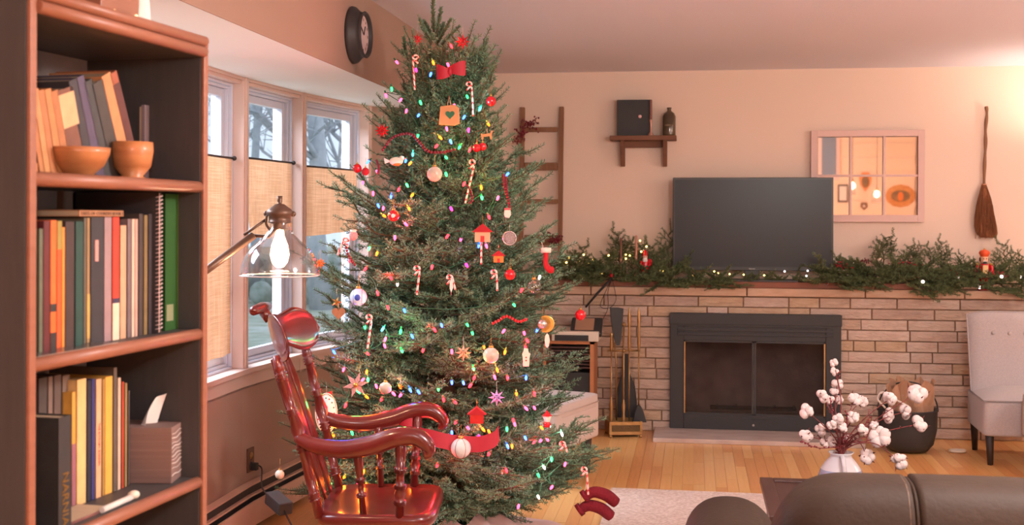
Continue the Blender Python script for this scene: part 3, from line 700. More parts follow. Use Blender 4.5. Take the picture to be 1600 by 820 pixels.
# on top of the bookcase : candle village
tz = BT + .0445
def top_loc(px, t): s_, _ = bk(px, 20, t); return BM @ Vector((s_, t, tz))
hz = thing('wooden_house', 'small wooden house with lit windows on top of the bookcase', 'decoration', top_loc(168, .10), BROT)
part(MB().box((-.07, -.03, 0), (.07, .03, .13)), 'house_body', M_caseedge, hz, world=False, bevel=.002)
part(MB().prism([(-.08, .13), (.08, .13), (0, .2)], -.035, .035), 'roof', M_barn, hz, world=False)
M_glow = mat('small warm light', (255, 200, 140), .5, emit=(1, .62, .3), estr=2.2)
for (xx, zz) in ((-.045, .012), (-.03, .018), (.03, .014), (.05, .02)): part(MB().ball((xx, -.034, zz), .004, 8, 6), 'light_bulb', M_glow, hz, world=False)
fr_ = thing('white_cloth_tree', 'white folded cloth tree standing on top of the bookcase', 'decoration', top_loc(212, .09), BROT)
part(MB().lathe([(.034, 0), (.03, .05), (.018, .14), (.004, .22)], 9), 'cone', M_paper, fr_, world=False); part(MB().tube([(-.03, -.01, 0), (-.012, -.01, .1)], .01, 6), 'side_fold', M_paper, fr_, world=False)

# ================================================================== CLOCK
cp = PX(550, 55, XL); ck = thing('wall_clock', 'round black wall clock with a deep rim on the brown wall', 'clock', (XL, cp.y, cp.z))
Mc = Matrix.Rotation(R(90), 4, 'Y')
part(MB().lathe([(.0, .0), (.122, .0), (.128, .008), (.125, .02), (.105, .04), (.1, .055), (.105, .064), (.1, .07), (.092, .066), (.088, .05)], 40, M=Mc), 'rim', M_black, ck, world=False)
part(MB().lathe([(.0, .052), (.09, .052)], 36, M=Mc), 'dial', mat('clock face', (206, 180, 176), .6, col2=(186, 160, 156), scale=9), ck, world=False)
for k in range(12): an = k * math.pi / 6; part(MB().box((.0525, .068 * math.cos(an) - .002, .068 * math.sin(an) - .006), (.054, .068 * math.cos(an) + .002, .068 * math.sin(an) + .006)), 'hour_mark', M_barn, ck, world=False)
for an, l in ((1.1, .045), (2.6, .065)): part(MB().tube([(.056, 0, 0), (.056, l * math.cos(an), l * math.sin(an))], .002, 5), 'hand', M_black, ck, world=False)

# ================================================================== FLOOR LAMP
bulb = P(437, 392, 3.8); DR = P(438, 428, 3.8).z; cx, cy = bulb.x, bulb.y
lp_x, lp_y = P(268, 470, 3.62).xy
fl = thing('floor_lamp', 'swing-arm floor lamp with a clear glass dome and glowing bulb', 'lamp', (lp_x, lp_y, 0))
zt = P(438, 308, 3.8).z
part(MB().lathe([(0, 0), (.13, 0), (.13, .015), (.03, .03), (.012, .06), (0, .06)], 24, c=(lp_x, lp_y, 0)), 'base', M_barn, fl)
aj = P(322, 424, 3.7); pj = Vector((lp_x, lp_y, P(268, 462, 3.62).z))
part(MB().tube([(lp_x, lp_y, .03), (lp_x, lp_y, pj.z + .02)], .011, 10), 'pole', M_barn, fl)
M_bronze = mat('warm bronze lamp metal', (104, 78, 64), .4, metal=.5)
e1 = P(396, 368, 3.78)
part(MB().tube([pj, e1], .012, 10), 'arm', M_bronze, fl)
e2 = P(420, 370, 3.79); e3 = P(443, 345, 3.8)
part(MB().tube([e1, e2, e3], .0055, 8), 'lower_bracket', M_bronze, fl); part(MB().tube([P(381, 367, 3.77), P(417, 342, 3.8)], .0045, 8), 'upper_rod', M_bronze, fl)
part(MB().tube(catmull([P(417, 336, 3.79), P(416, 350, 3.79), P(424, 362, 3.79)]), .004, 8), 'yoke', M_bronze, fl)
def zl(py): return P(438, py, 3.8).z
px2m = 3.8 / F
part(MB().lathe([(0, zl(306)), (4 * px2m, zl(306)), (4 * px2m, zl(314)), (3 * px2m, zl(318)), (7 * px2m, zl(319)), (18 * px2m, zl(327)), (21 * px2m, zl(331)), (21 * px2m, zl(336)), (17 * px2m, zl(338)), (17 * px2m, zl(346)), (19 * px2m, zl(347)), (10 * px2m, zl(350)), (10 * px2m, zl(358)), (0, zl(358))], 24, c=(cx, cy, 0)), 'socket_cap', M_bronze, fl)
for sgn in (-1, 1): part(MB().ball((cx + sgn * 21 * px2m * CA, cy + sgn * 21 * px2m * SA, zl(334)), .009), 'thumbscrew', M_bronze, fl)
prof = [(15, 348), (16, 356), (22, 366), (34, 378), (46, 388), (54, 400), (59, 414), (61, 424), (61.5, 430), (60, 431), (59.5, 424), (57, 414), (52, 400), (44, 389), (32, 379), (20, 367), (14.5, 356)]
part(MB().lathe([(r * px2m, zl(y)) for r, y in prof], 40, c=(cx, cy, 0)), 'glass_shade', M_domeglass, fl)
part(MB().tube([(cx + 61 * px2m * math.cos(a), cy + 61 * px2m * math.sin(a), zl(430)) for a in [k * math.pi / 20 for k in range(41)]], .0022, 6, caps=False), 'rim_bead', mat('frosted glass rim', (214, 206, 204), .2, coat=.5), fl)
M_bulb = mat('hot filament bulb', (255, 230, 200), .3, emit=(1, .66, .40), estr=9)
part(MB().lathe([(0, zl(358)), (6 * px2m, zl(360)), (7 * px2m, zl(368)), (13 * px2m, zl(384)), (15 * px2m, zl(398)), (12 * px2m, zl(410)), (6 * px2m, zl(417)), (0, zl(418))], 20, c=(cx, cy, 0)), 'bulb', M_bulb, fl)
ld = bpy.data.lights.new('bulb_light', 'POINT'); ld.energy = 5; ld.color = (1, .62, .36); ld.shadow_soft_size = .03
lo = bpy.data.objects.new('bulb_light', ld); lo.location = (cx, cy, zl(424)); COL.objects.link(lo)

# ================================================================== ROCKING CHAIR
RC = Vector((-1.12, 4.30, 0)); RCR = R(7)
rc = thing('rocking_chair', 'glossy red-brown wooden rocking chair with turned spindles beside the fir tree', 'rocking chair', RC, RCR)
def rp(mb, name, **k):
    mb.v = [(v[0] * .84, v[1], v[2] if v[2] < .72 else .72 + (v[2] - .72) * .84) for v in mb.v]
    return part(mb, name, M_cherry, rc, world=False, **k)
def turned(a, b, rs, name='spindle', n=12):
    """rs: list of (t, radius)"""
    a, b = Vector(a), Vector(b); rp(MB().tube([a + (b - a) * t for t, r in rs], [r for t, r in rs], n), name)
def rings(base, spots, w=.006):
    out = []; 
    for t, r in base: out.append((t, r))
    for t in spots:
        r0 = max(r for tt, r in base) * .62
        out += [(t - .030, r0), (t - .022, r0 + w), (t - .012, r0), (t - .002, r0 + w * 1.2), (t + .008, r0), (t + .016, r0 + w), (t + .024, r0)]
    return sorted(out)
# seat
sy = .25
outl = []
for i in range(40):
    a = 2 * math.pi * i / 40; c, s_ = math.cos(a), math.sin(a); outl.append((.25 * math.copysign(abs(c) ** .35, c) + .0, sy * math.copysign(abs(s_) ** .4, s_) * (1 + .08 * c)))
def seatfn(k):
    m = MB(); n = 40
    rings_ = [(1, .385), (1.02, .40), (1.02, .415), (.97, .428), (.8, .418), (.5, .408), (.2, .412)]
    vs = [(x * q, y * q, z) for q, z in rings_ for x, y in outl]; fs = [(i * n + j, i * n + (j + 1) % n, (i + 1) * n + (j + 1) % n, (i + 1) * n + j) for i in range(len(rings_) - 1) for j in range(n)]
    fs += [tuple(reversed(range(n))), tuple((len(rings_) - 1) * n + j for j in range(n))]
    return m.add(vs, fs, 0, True)
rp(seatfn(0), 'seat')
bx0, bz0, bx1, bz1 = -.225, .41, -.42, 1.0
for s_ in (-1, 1):
    a = (bx0, s_ * .205, bz0); b = (-.40, s_ * .242, bz1 + .02)
    turned(a, b, rings([(0, .02), (.1, .026), (.22, .021), (.5, .029), (.72, .022), (.9, .023), (1, .014)], (.12, .4, .62, .86), .008), 'back_post')
# crest rail
def crest(m):
    nu, nv = 28, 8; t = .012; pts = []
    for side in (0, 1):
        for i in range(nu + 1):
            u = -1 + 2 * i / nu; y = .285 * u
            end = math.sqrt(max(0, 1 - max(0, (abs(u) - .62) / .38) ** 2))
            cz = .985 + .11 + (-.015) * abs(u); h = (.05 + .045 * min(1, abs(u) / .6) ** 1.5) * end + .002
            if abs(u) < .25: h += .03 * (1 - (abs(u) / .25) ** 2) * .6
            x = -.47 + .13 * abs(u) ** 1.7
            for j in range(nv + 1):
                v = -1 + 2 * j / nv
                lean = -.25 * (v * h)
                pts.append((x + lean + (t if side else -t) * (1 - .6 * abs(v) ** 4) * (.4 + .6 * end), y, cz + v * h))
    n = (nu + 1) * (nv + 1); fs = []
    for i in range(nu):
        for j in range(nv):
            q = (i * (nv + 1) + j, (i + 1) * (nv + 1) + j, (i + 1) * (nv + 1) + j + 1, i * (nv + 1) + j + 1); fs.append(q); fs.append(tuple(n + k for k in reversed(q)))
    rim = [i * (nv + 1) for i in range(nu + 1)] + [nu * (nv + 1) + j for j in range(1, nv + 1)] + [i * (nv + 1) + nv for i in range(nu - 1, -1, -1)] + [j for j in range(nv - 1, 0, -1)]
    fs += [(rim[k], rim[(k + 1) % len(rim)], n + rim[(k + 1) % len(rim)], n + rim[k]) for k in range(len(rim))]
    return m.add(pts, fs, 0, True)
rp(crest(MB()), 'crest_rail')
rp(MB().tube([(-.53, -.12, 1.185), (-.53, -.11, 1.19), (-.525, 0, 1.195), (-.53, .11, 1.19), (-.53, .12, 1.185)], [.012, .02, .024, .02, .012], 12).tube([(-.525, 0, 1.19), (-.49, 0, 1.14)], [.024, .02], 10), 'crest_scroll')
# flat splats
for yy in (-.12, 0, .12):
    poly = [(-.01, 0), (-.03, .08), (-.044, .22), (-.046, .4), (-.036, .5), (-.014, .58), (.014, .58), (.036, .5), (.046, .4), (.044, .22), (.03, .08), (.01, 0)]
    a = Vector((bx0 - .012, yy * .9, bz0)); b = Vector((bx1 - .045, yy * 1.1, bz1 + .03)); d = (b - a).normalized()
    Ms = frame((0, 1, 0), None, d, o=a); rp(MB().prism([(x, z * 1.06) for x, z in poly], -.006, .006, Ms), 'splat', bevel=.002)
# arms
for s_ in (-1, 1):
    pts = catmull([(-.315, s_ * .225, .69), (-.24, s_ * .245, .665), (-.12, s_ * .265, .655), (.0, s_ * .275, .672), (.1, s_ * .28, .702), (.175, s_ * .28, .706), (.225, s_ * .28, .68), (.235, s_ * .28, .655), (.215, s_ * .28, .648)], 5)
    k = len(pts); rp(MB().tube(pts, [.022 + .013 * math.sin(math.pi * min(1, i / k * 1.1)) for i in range(k)], 12), 'arm')
    turned((-.04, s_ * .225, .42), (-.06, s_ * .262, .665), rings([(0, .015), (.3, .02), (.6, .015), (.85, .02), (1, .012)], (.3, .52), .008))
    turned((.11, s_ * .235, .415), (.12, s_ * .275, .70), rings([(0, .019), (.3, .024), (.62, .027), (.85, .024), (1, .016)], (.2, .4, .6), .009), 'arm_post')
# legs, stretchers and rockers
for s_ in (-1, 1):
    turned((-.17, s_ * .19, .40), (-.21, s_ * .235, .085), rings([(0, .02), (.5, .024), (1, .015)], (.3, .7)), 'leg')
    turned((.16, s_ * .19, .40), (.2, s_ * .235, .065), rings([(0, .02), (.5, .024), (1, .015)], (.3, .7)), 'leg')
    pts = [( -.48 + .86 * i / 20, s_ * .235, .022 + .12 * ((i / 20 - .62) / .62) ** 2 * 1.05 + .0) for i in range(21)]
    m = MB()
    for i in range(20):
        (x0, y0, z0), (x1, y1, z1) = pts[i], pts[i + 1]; q = [(x0, y0 - .014, z0 - .02), (x1, y1 - .014, z1 - .02), (x1, y1 - .014, z1 + .022), (x0, y0 - .014, z0 + .022)]
        m.add(q + [(x, y + .028, z) for x, y, z in q], [(0, 1, 2, 3), (7, 6, 5, 4), (0, 4, 5, 1), (3, 2, 6, 7)])
    rp(m, 'rocker')
turned((.18, -.215, .2), (.18, .215, .2), [(0, .009), (.5, .016), (1, .009)], 'stretcher'); turned((-.19, -.215, .22), (-.19, .215, .22), [(0, .009), (.5, .016), (1, .009)], 'stretcher')

# ================================================================== OUTLET, CORD, ADAPTER
def on_bay(px, py, off=0.0):
    r = ray(px, py); best = None
    for i in range(5):
        A = Vector((*BOW[i], 0)); B = Vector((*BOW[i + 1], 0)); d = (B - A).normalized(); nr = Vector((-d.y, d.x, 0)); A = A - nr * off
        k = (A - O).dot(nr) / r.dot(nr); q = O + r * k; t = (q - A).dot(d)
        if 0 <= t <= (B - A).length: best = (q, frame(d, nr, o=q))
    return best
q, Mq = on_bay(390, 718)
ou = thing('wall_outlet', 'brown wall outlet with a plug under the window', 'outlet', q)
part(MB().box((-.035, -.008, -.057), (.035, -.0005, .057), 0, Mq), 'plate', mat('brown outlet plate', (96, 66, 52), .5), ou, bevel=.002)
for zz in (.02, -.025): part(MB().lathe([(0, 0), (.016, 0), (.016, .004), (0, .004)], 14, M=Mq @ Matrix.Translation((0, -.008, zz)) @ Matrix.Rotation(R(90), 4, 'X')), 'socket', M_brass if zz > 0 else M_black, ou)
a = q + Vector((.03, 0, -.03)); e = P(425, 782, (q - O).length * .93)
ad = P(432, 786, 4.75)
ex = thing('power_adapter', 'black box power adapter on a cord under the outlet', 'adapter', ad)
d_ = (P(450, 800, 4.7) - P(416, 770, 4.85)).normalized(); Ma = frame(d_, (0, 0, 1), o=ad)
part(MB().box((-.065, -.025, -.04), (.065, .025, .02), 0, Ma), 'adapter_body', M_blackgloss, ex, bevel=.006)
part(MB().tube(catmull([q + Vector((.03, 0, -.02)), q + Vector((.06, .0, -.04)), (q + ad) / 2 + Vector((0, 0, -.03)), ad - d_ * .06]), .0035, 6), 'cord', M_cord, ex)
part(MB().tube(catmull([ad + d_ * .06, Vector((ad.x + .2, ad.y - .02, .05)), Vector((ad.x + .45, ad.y + .15, .008)), Vector((-1.0, 5.0, .006))]), .0035, 6), 'cord', M_cord, ex)
part(MB().box((-.012, -.03, -.02), (.014, .012, .014), 0, Mq @ Matrix.Translation((0, -.01, -.028))), 'plug', M_cord, ex, bevel=.002)

# ================================================================== SOFA
so = thing('leather_sofa', 'dark brown leather sofa seen from behind in the foreground', 'sofa', (1.3, 2.9, 0))
sa = P(1212, 800, 2.62); sb = P(1432, 745, 2.62); zt1 = P(1330, 757, 2.62).z
ysf = sa.y + .12
x0, x1 = sa.x, P(1430, 745, 2.62).x; wid = x1 - x0
def pillow(xa, xb, yc, ztop, hy, hz, ra, rb, name, e=.5, nx=36, ns=36):
    """cushion lofted along x; its ends round off over ra and rb"""
    L = xb - xa
    def fn(u, v):
        x = xa + L * (.5 - .5 * math.cos(math.pi * u)); da, db = x - xa, xb - x; k = 1
        if da < ra: k *= (1 - (1 - da / ra) ** 2.6) ** (1 / 2.6)
        if db < rb: k *= (1 - (1 - db / rb) ** 2.6) ** (1 / 2.6)
        a = 2 * math.pi * v; c, s_ = math.cos(a), math.sin(a)
        kk = .25 + .75 * k if k > 0 else .0
        return (x, yc + hy * k * math.copysign(abs(c) ** e, c), ztop - hz + hz * (k if s_ > 0 else .3 + .7 * k) * math.copysign(abs(s_) ** e, s_))
    return part(MB().grid(fn, nx, ns), name, M_leather, so)
xe = x1 + wid + .42
pillow(x0 - .02, x1 + .003, ysf, zt1, .14, .28, .2, .012, 'back_cushion', .62)
pillow(x1 - .003, xe, ysf, zt1 + .002, .142, .28, .012, .55, 'back_cushion', .62)
pts = [(x1, ysf + .136 * math.copysign(abs(math.cos(a)) ** .62, math.cos(a)), zt1 - .28 + .272 * math.copysign(abs(math.sin(a)) ** .62, math.sin(a))) for a in [R(t) for t in range(0, 181, 6)]]
part(MB().tube(pts, .004, 6), 'welt', M_leather, so)
for q in (-.016, .016): part(MB().tube([(p[0] + q, p[1] - .002, p[2] + .007) for p in pts], .0015, 4), 'stitch_line', M_seam, so)
part(MB().ball(((x0 + xe) / 2, ysf - .03, .33), 1, 36, 20, ((xe - x0) / 2 + .02, .12, .30), e=.25), 'back_frame', M_leather, so)
part(MB().ball(((x0 + xe) / 2, ysf + .5, .30), 1, 36, 20, ((xe - x0) / 2 - .02, .46, .14), e=.3), 'seat_cushion', M_leather, so)
# padded arm at the left end, lower than the back
ar = P(1145, 820, 3.25)
part(MB().ball((ar.x, ar.y + .2, ar.z - .12), 1, 40, 24, (.135, .36, .12), e=.85), 'arm', M_leather, so)
part(MB().ball((ar.x, ar.y + .1, .25), 1, 28, 18, (.1, .5, .22), e=.4), 'arm_base', M_leather, so)
for xx in (x0 + .03, xe - .05):
    for yy in (ysf - .08, ysf + .85): part(MB().box((xx - .03, yy - .03, 0), (xx + .03, yy + .03, .07)), 'foot', M_legs, so)
    
# ================================================================== COFFEE TABLE, VASE, COTTON
tc = PZ(1187, 745, .45); tl = PZ(1213, 805, .45)
ct = thing('coffee_table', 'dark wooden coffee table with a framed edge behind the sofa', 'table', (tc.x + .55, tc.y - .3, 0), math.atan2((PZ(1290, 748.5, .45) - tc).y, (PZ(1290, 748.5, .45) - tc).x) * .6)
Mt = ct.matrix_basis; w2, l2 = .55, .3
def cp_(a, b, name, mt=M_dark, bev=.003): part(MB().box(a, b), name, mt, ct, world=False, bevel=bev)
cp_((-w2, -l2 - .02, .425), (-w2 + .05, l2, .45), 'frame_rail'); cp_((w2 - .05, -l2 - .02, .425), (w2, l2, .45), 'frame_rail'); cp_((-w2 + .05, l2 - .05, .425), (w2 - .05, l2, .45), 'frame_rail'); cp_((-w2 + .05, -l2 - .02, .425), (w2 - .05, -l2 + .03, .45), 'frame_rail')
cp_((-w2 + .05, -l2 + .03, .425), (w2 - .05, l2 - .05, .442), 'tabletop'); cp_((-w2 + .03, -l2 + .01, .36), (w2 - .03, l2 - .03, .425), 'apron')
for sx_ in (-1, 1):
    for sy_ in (-1, 1): part(MB().box((sx_ * (w2 - .05) - .025, sy_ * (l2 - .05) - .025, 0), (sx_ * (w2 - .05) + .025, sy_ * (l2 - .05) + .025, .36)), 'leg', M_dark, ct, world=False, bevel=.003)
vp = P(1314, 707, 4.45); vp = Vector((vp.x, vp.y, .442)); vh = P(1314, 706, 4.45).z - .442; k_ = 4.45 / F
M_vase = mat('blue grey stoneware glaze', (176, 172, 178), .3, coat=.4, col2=(206, 196, 194), scale=5)
M_vaseb = mat('blue glaze band', (116, 128, 158), .25, coat=.5, col2=(160, 158, 174), scale=12)
vs_ = thing('ceramic_vase', 'blue-grey stoneware jug holding cotton stems on the coffee table', 'vase', vp)
prof = [(0, 0), (20, 0), (26, .04), (33, .25), (35, .42), (31, .6), (24, .76), (17, .88), (16, .94), (20, 1), (18, 1), (14.5, .94), (14, .8)]
part(MB().lathe([(r * k_, z * vh) for r, z in prof[:6]], 30), 'belly', M_vaseb, vs_, world=False)
part(MB().lathe([(r * k_, z * vh) for r, z in prof[5:]], 30), 'neck', M_vase, vs_, world=False)
part(MB().tube(catmull([(.0, -.036, vh * .95), (.0, -.075, vh * .9), (.004, -.085, vh * .6), (.004, -.078, vh * .42)]), .0085, 8, flat=.6), 'handle', M_vase, vs_, world=False)
def boll(c, r, par, rr):
    m = MB(); dr = Vector((rr.uniform(-1, 1), rr.uniform(-1.2, -.1), rr.uniform(-.4, 1))).normalized(); t1 = dr.orthogonal().normalized(); t2 = dr.cross(t1)
    for k in range(5):
        a = k * 2 * math.pi / 5 + rr.random(); m.ball(c + (t1 * math.cos(a) + t2 * math.sin(a)) * r * .52 + dr * r * rr.uniform(-.1, .3), r * rr.uniform(.5, .62), 9, 7, (1, rr.uniform(.8, 1.1), rr.uniform(.9, 1.15)))
    b = part(m, 'boll', M_cotton, par)
    m = MB()
    for k in range(5):
        a = k * 2 * math.pi / 5 + .4; o_ = (t1 * math.cos(a) + t2 * math.sin(a)); s_ = t1 * -math.sin(a) + t2 * math.cos(a)
        pts = [c - dr * r * .85, c - dr * r * .4 + o_ * r * .75 + s_ * r * .2, c - dr * r * .4 + o_ * r * .75 - s_ * r * .2, c + dr * r * .7 + o_ * r * 1.2, c - dr * r * .55 + o_ * r * .5]
        m.add(pts, [(0, 1, 3), (0, 3, 2), (0, 4, 1), (0, 2, 4), (4, 3, 1), (4, 2, 3)], 0, False)
    part(m, 'husk', M_husk, b)
bolls = [[(1303, 567, 6.5), (1304, 580, 6.5)], [(1308, 600, 9), (1305, 612, 8), (1312, 625, 7)], [(1286, 618, 10), (1296, 624, 7)], [(1261, 643, 11.5)], [(1335, 624, 11), (1347, 627, 9)], [(1260, 680, 11), (1283, 671, 10)], [(1310, 655, 9), (1300, 664, 8), (1316, 668, 8)],
         [(1333, 652, 10)], [(1347, 671, 9)], [(1388, 649, 12), (1416, 643, 11)], [(1375, 682, 17), (1366, 664, 7)], [(1355, 713, 12)], [(1405, 720, 13)], [(1436, 662, 13)], [(1432, 615, 16)], [(1391, 622, 11)], [(1322, 683, 8), (1300, 690, 9), (1288, 692, 8)]]
labs = ['tallest cotton stem rising straight up out of the jug', 'cotton stem with three bolls just below the tallest one', 'cotton stem left of centre with a paired boll', 'cotton stem ending in one boll at upper left', 'cotton stem with two bolls before the bricks, right of centre', 'low cotton stem spreading far left over the hearth', 'cotton stem with a tight cluster of dark-husked bolls in the middle',
        'short cotton stem with a half-open boll against the fireplace frame', 'short cotton stem with one boll low at the centre', 'long cotton stem with two bolls in front of the kindling basket', 'cotton stem with the largest boll right of the jug', 'drooping cotton stem with one boll under the jug rim at right', 'lowest cotton stem, hanging over the sofa top at far right', 'long cotton stem whose boll is before the dark bucket side', 'long cotton stem reaching up to the paper in the basket', 'cotton stem leaning right with an elongated boll', 'short inner stem with small bolls at the jug mouth']
rr = random.Random(5); lip = vp + Vector((0, 0, vh))
for i, bl in enumerate(bolls):
    dd = 4.45 + rr.uniform(-.12, .16)
    b0 = lip + Vector((rr.uniform(-.02, .02), rr.uniform(-.02, .02), -.08))
    st = thing('cotton_stem', labs[i], 'cotton stem', b0, group='cotton stems in the jug')
    tips = [P(x, y, dd) for x, y, r in bl]
    base = tips[0] if len(tips) == 1 else tips[0]
    up = .35 * (base - b0).length
    main = catmull([b0, lip + (base - lip) * .1 + Vector((0, 0, .015)), lip + (base - lip) * .55 + Vector((rr.uniform(-.015, .015), 0, up * .12 if base.z > lip.z + .02 else .05)), base], 6)
    m = MB().tube(main, [.0032 - .0018 * k / len(main) for k in range(len(main))], 6)
    for tq in tips[1:]: m.tube(catmull([main[len(main) * 2 // 3], (main[len(main) * 2 // 3] + tq) / 2 + Vector((0, 0, .01)), tq], 4), .0016, 5)
    for k in range(6):
        q_ = main[rr.randrange(4, len(main))]; e_ = q_ + Vector((rr.uniform(-1, 1), rr.uniform(-1, 1), rr.uniform(-.2, 1))).normalized() * .022; m.tube([q_, e_], [.0012, .0022], 5)
    part(m, 'stalk', mat('reddish cotton stalk', (112, 48, 46), .7), st)
    for (x, y, r), tq in zip(bl, tips): boll(tq, r * dd / F, st, rr)
for i, (pts_, lab) in enumerate((([(1318, 702), (1322, 680), (1324, 655), (1321, 640)], 'red-berried twig standing upright among the cotton'), ([(1308, 704), (1280, 700), (1262, 694), (1252, 688)], 'red-berried twig drooping to the left of the jug'), ([(1326, 700), (1345, 672), (1358, 652)], 'red-berried twig leaning right among the cotton'), ([(1312, 700), (1306, 672), (1300, 640), (1297, 622)], 'red-berried twig rising left of centre among the cotton'))):
    w = [P(x, y, 4.4) for x, y in pts_]; t = thing('berry_twig', lab, 'twig', w[0], group='berried twigs in the jug'); w[0] = lip + Vector((0, 0, -.06)); c_ = catmull([w[0], lip + Vector((0, 0, .01))] + w[1:], 5)
    part(MB().tube(c_, .0016, 5), 'stalk', mat('reddish cotton stalk', (112, 48, 46), .7), t)
    m = MB()
    for k in range(6, len(c_)): m.ball(c_[k] + Vector((rr.uniform(-.005, .005), 0, rr.uniform(-.005, .005))), .0035, 6, 4)
    tag(part(m, 'berry_cluster', M_berry, t), None, None)

# ================================================================== RUG
rz = PZ(955, 765, 0); rf = PZ(1190, 775, 0)
rug = single(MB().grid(lambda u, v: (rz.x + 2.9 * u, rz.y - 3.4 * v + (rf.y - rz.y) / (rf.x - rz.x) * 2.9 * u * .6, .012 + .0 * u), 6, 6).box((rz.x + .002, rz.y - 3.38, .0005), (rz.x + 2.88, rz.y - .06, .0115)), 'area_rug', M_rug, 'cream speckled pile rug on the oak floor', 'rug')
# ================================================================== FIR TREE
TD = 5.35
TX = P(697, 300, TD); TCX, TCY = TX.x, TX.y
PROF = [(2.46, .05), (2.35, .13), (2.12, .26), (1.98, .30), (1.84, .34), (1.70, .38), (1.56, .50), (1.40, .55), (1.28, .56), (1.0, .62), (.72, .64), (.5, .68), (.32, .76), (.2, .74), (.1, .6)]
def trad(z):
    if z >= PROF[0][0]: return PROF[0][1]
    for (za, ra), (zb, rb) in zip(PROF, PROF[1:]):
        if zb <= z <= za: return ra + (rb - ra) * (za - z) / (za - zb)
    return PROF[-1][1]
def needles(m, a, b, rr, dens=520, ln=.020, w=.0017, spread=1.0):
    """needles all round the twig from a to b, a denser comb on the upper side"""
    ax = (b - a); L = ax.length; ax.normalize(); x = ax.orthogonal().normalized(); y = ax.cross(x); n = int(L * dens)
    vs = []; fs = []
    for i in range(n):
        t = (i + rr.random()) / n; an = rr.uniform(0, 2 * math.pi); rad = (x * math.cos(an) + y * math.sin(an))
        if rad.z < -.3 and rr.random() < .45: rad = -rad
        d = (ax * rr.uniform(.45, .95) + rad * spread).normalized(); p = a + (b - a) * t; l = ln * rr.uniform(.7, 1.15) * (1 - .35 * t ** 6)
        s_ = d.cross(Vector((rr.uniform(-1, 1), rr.uniform(-1, 1), rr.uniform(-1, 1)))).normalized() * w
        o = len(vs); q = p + d * l * .5; vs += [p, q + s_, p + d * l, q - s_]; fs.append((o, o + 1, o + 2, o + 3))
    m.add(vs, fs, 1, False)
def fir_branch(L, seed, dens=520, curl=.12, droop=.0, nw=.0017):
    rr = random.Random(seed); m = MB(); N = 10
    ax = [Vector((L * i / N, rr.uniform(-.006, .006) * i, curl * L * (i / N) ** 2 - droop * L * math.sin(math.pi * i / N))) for i in range(N + 1)]
    m.tube(ax, [.0032 + .012 * L * (1 - i / N) for i in range(N + 1)], 5, 0)
    def at(t): k = min(int(t * N), N - 1); f = t * N - k; return ax[k].lerp(ax[k + 1], f)
    def twig(p, d, l, depth):
        mid = p + d * l * .55; e = mid + (d + Vector((rr.uniform(-.15, .15), rr.uniform(-.15, .15), rr.uniform(.0, .25)))).normalized() * l * .45
        m.tube([p, mid, e], [.0022, .0017, .0012], 4, 0, caps=False)
        needles(m, p + (mid - p) * (.15 if l < .12 else .3), mid, rr, dens, w=nw); needles(m, mid, e, rr, dens * 1.1, w=nw)
        if depth and l > .09:
            for t in ((.35, .62) if l > .15 else (.5,)):
                for s_ in (-1, 1):
                    q = p + (mid - p) * t / .55 if t < .55 else mid; side = Vector((-d.y, d.x, 0)) * s_
                    twig(q, (d * .75 + side * .75 + Vector((0, 0, rr.uniform(-.1, .3)))).normalized(), l * .5 * rr.uniform(.8, 1.1), 0)
    t = .22 if L > .4 else .12; side = 1
    while t < .96:
        l = (.06 + .42 * L * (1 - t)) * rr.uniform(.8, 1.15)
        for s_ in (-1, 1):
            if rr.random() < .93:
                d = Vector((.72, s_ * rr.uniform(.6, .85), rr.uniform(-.1, .35))).normalized(); twig(at(t), d, l, 1)
        if rr.random() < .45: twig(at(t), Vector((.7, rr.uniform(-.3, .3), .7)).normalized(), l * .6, 0)
        t += .075 / max(L, .25) * rr.uniform(.8, 1.2) * .8
    for i in range(3, N): needles(m, ax[i], ax[i + 1], rr, dens)
    e = ax[-1]; twig(e, Vector((1, 0, .2)).normalized(), .07, 0)
    return m
BR = {}
for L in (.22, .38, .55, .72):
    BR[L] = [fir_branch(L, int(L * 100) + k, dens=430 if L > .5 else 500, curl=.1 + .06 * k, droop=.04 * (k % 2)).mesh('branch', [M_twig, M_needle]) for k in range(3)]
def up_branch(L, seed):   # leader shoot
    rr = random.Random(seed); m = MB(); a = Vector((0, 0, 0)); b = Vector((L, 0, 0)); m.tube([a, b], [.006, .004], 5, 0); needles(m, a, b, rr, 1500, .019, .0022, .8); return m.mesh('leader_shoot', [M_twig, M_needle])
fir = thing('fir_tree', 'tall decorated fir tree standing in the bow window', 'tree', (TCX, TCY, 0))
part(MB().tube([(TCX, TCY, .02), (TCX + .005, TCY, 1.0), (TCX - .01, TCY, 2.0), (TCX - .012, TCY, 2.2)], [.048, .034, .014, .008], 10), 'trunk', M_trunk, fir)
rr = random.Random(11); NB = 262
def place_branch(me, z0, az, tilt, s, roll=0, name='branch'):
    o = bpy.data.objects.new(name, me); COL.objects.link(o); o.parent = fir; o.location = (0, 0, z0)
    o.rotation_euler = (Matrix.Rotation(az, 3, 'Z') @ Matrix.Rotation(-tilt, 3, 'Y') @ Matrix.Rotation(roll, 3, 'X')).to_euler(); o.scale = (s, s, s); return o
for i in range(NB):
    t = (i + .5) / NB; z = .16 + 2.05 * t ** 1.12; r = trad(z) * rr.uniform(.80, 1.06)
    inner = i % 5 == 0
    if inner: r *= .62
    az = i * 2.39996 + rr.uniform(-.2, .2)
    f = (z - .2) / 2.1; tilt = R(-3 + 14 * f + 38 * f ** 3 + rr.uniform(-9, 11))
    if z > 1.75: tilt += R(8)
    L = r / math.cos(tilt); k = min(BR, key=lambda q: abs(q - L)); z0 = z - r * math.tan(tilt) * .85
    place_branch(rr.choice(BR[k]), max(z0, .12), az, tilt, L / (k * 1.08), rr.uniform(-.5, .5))
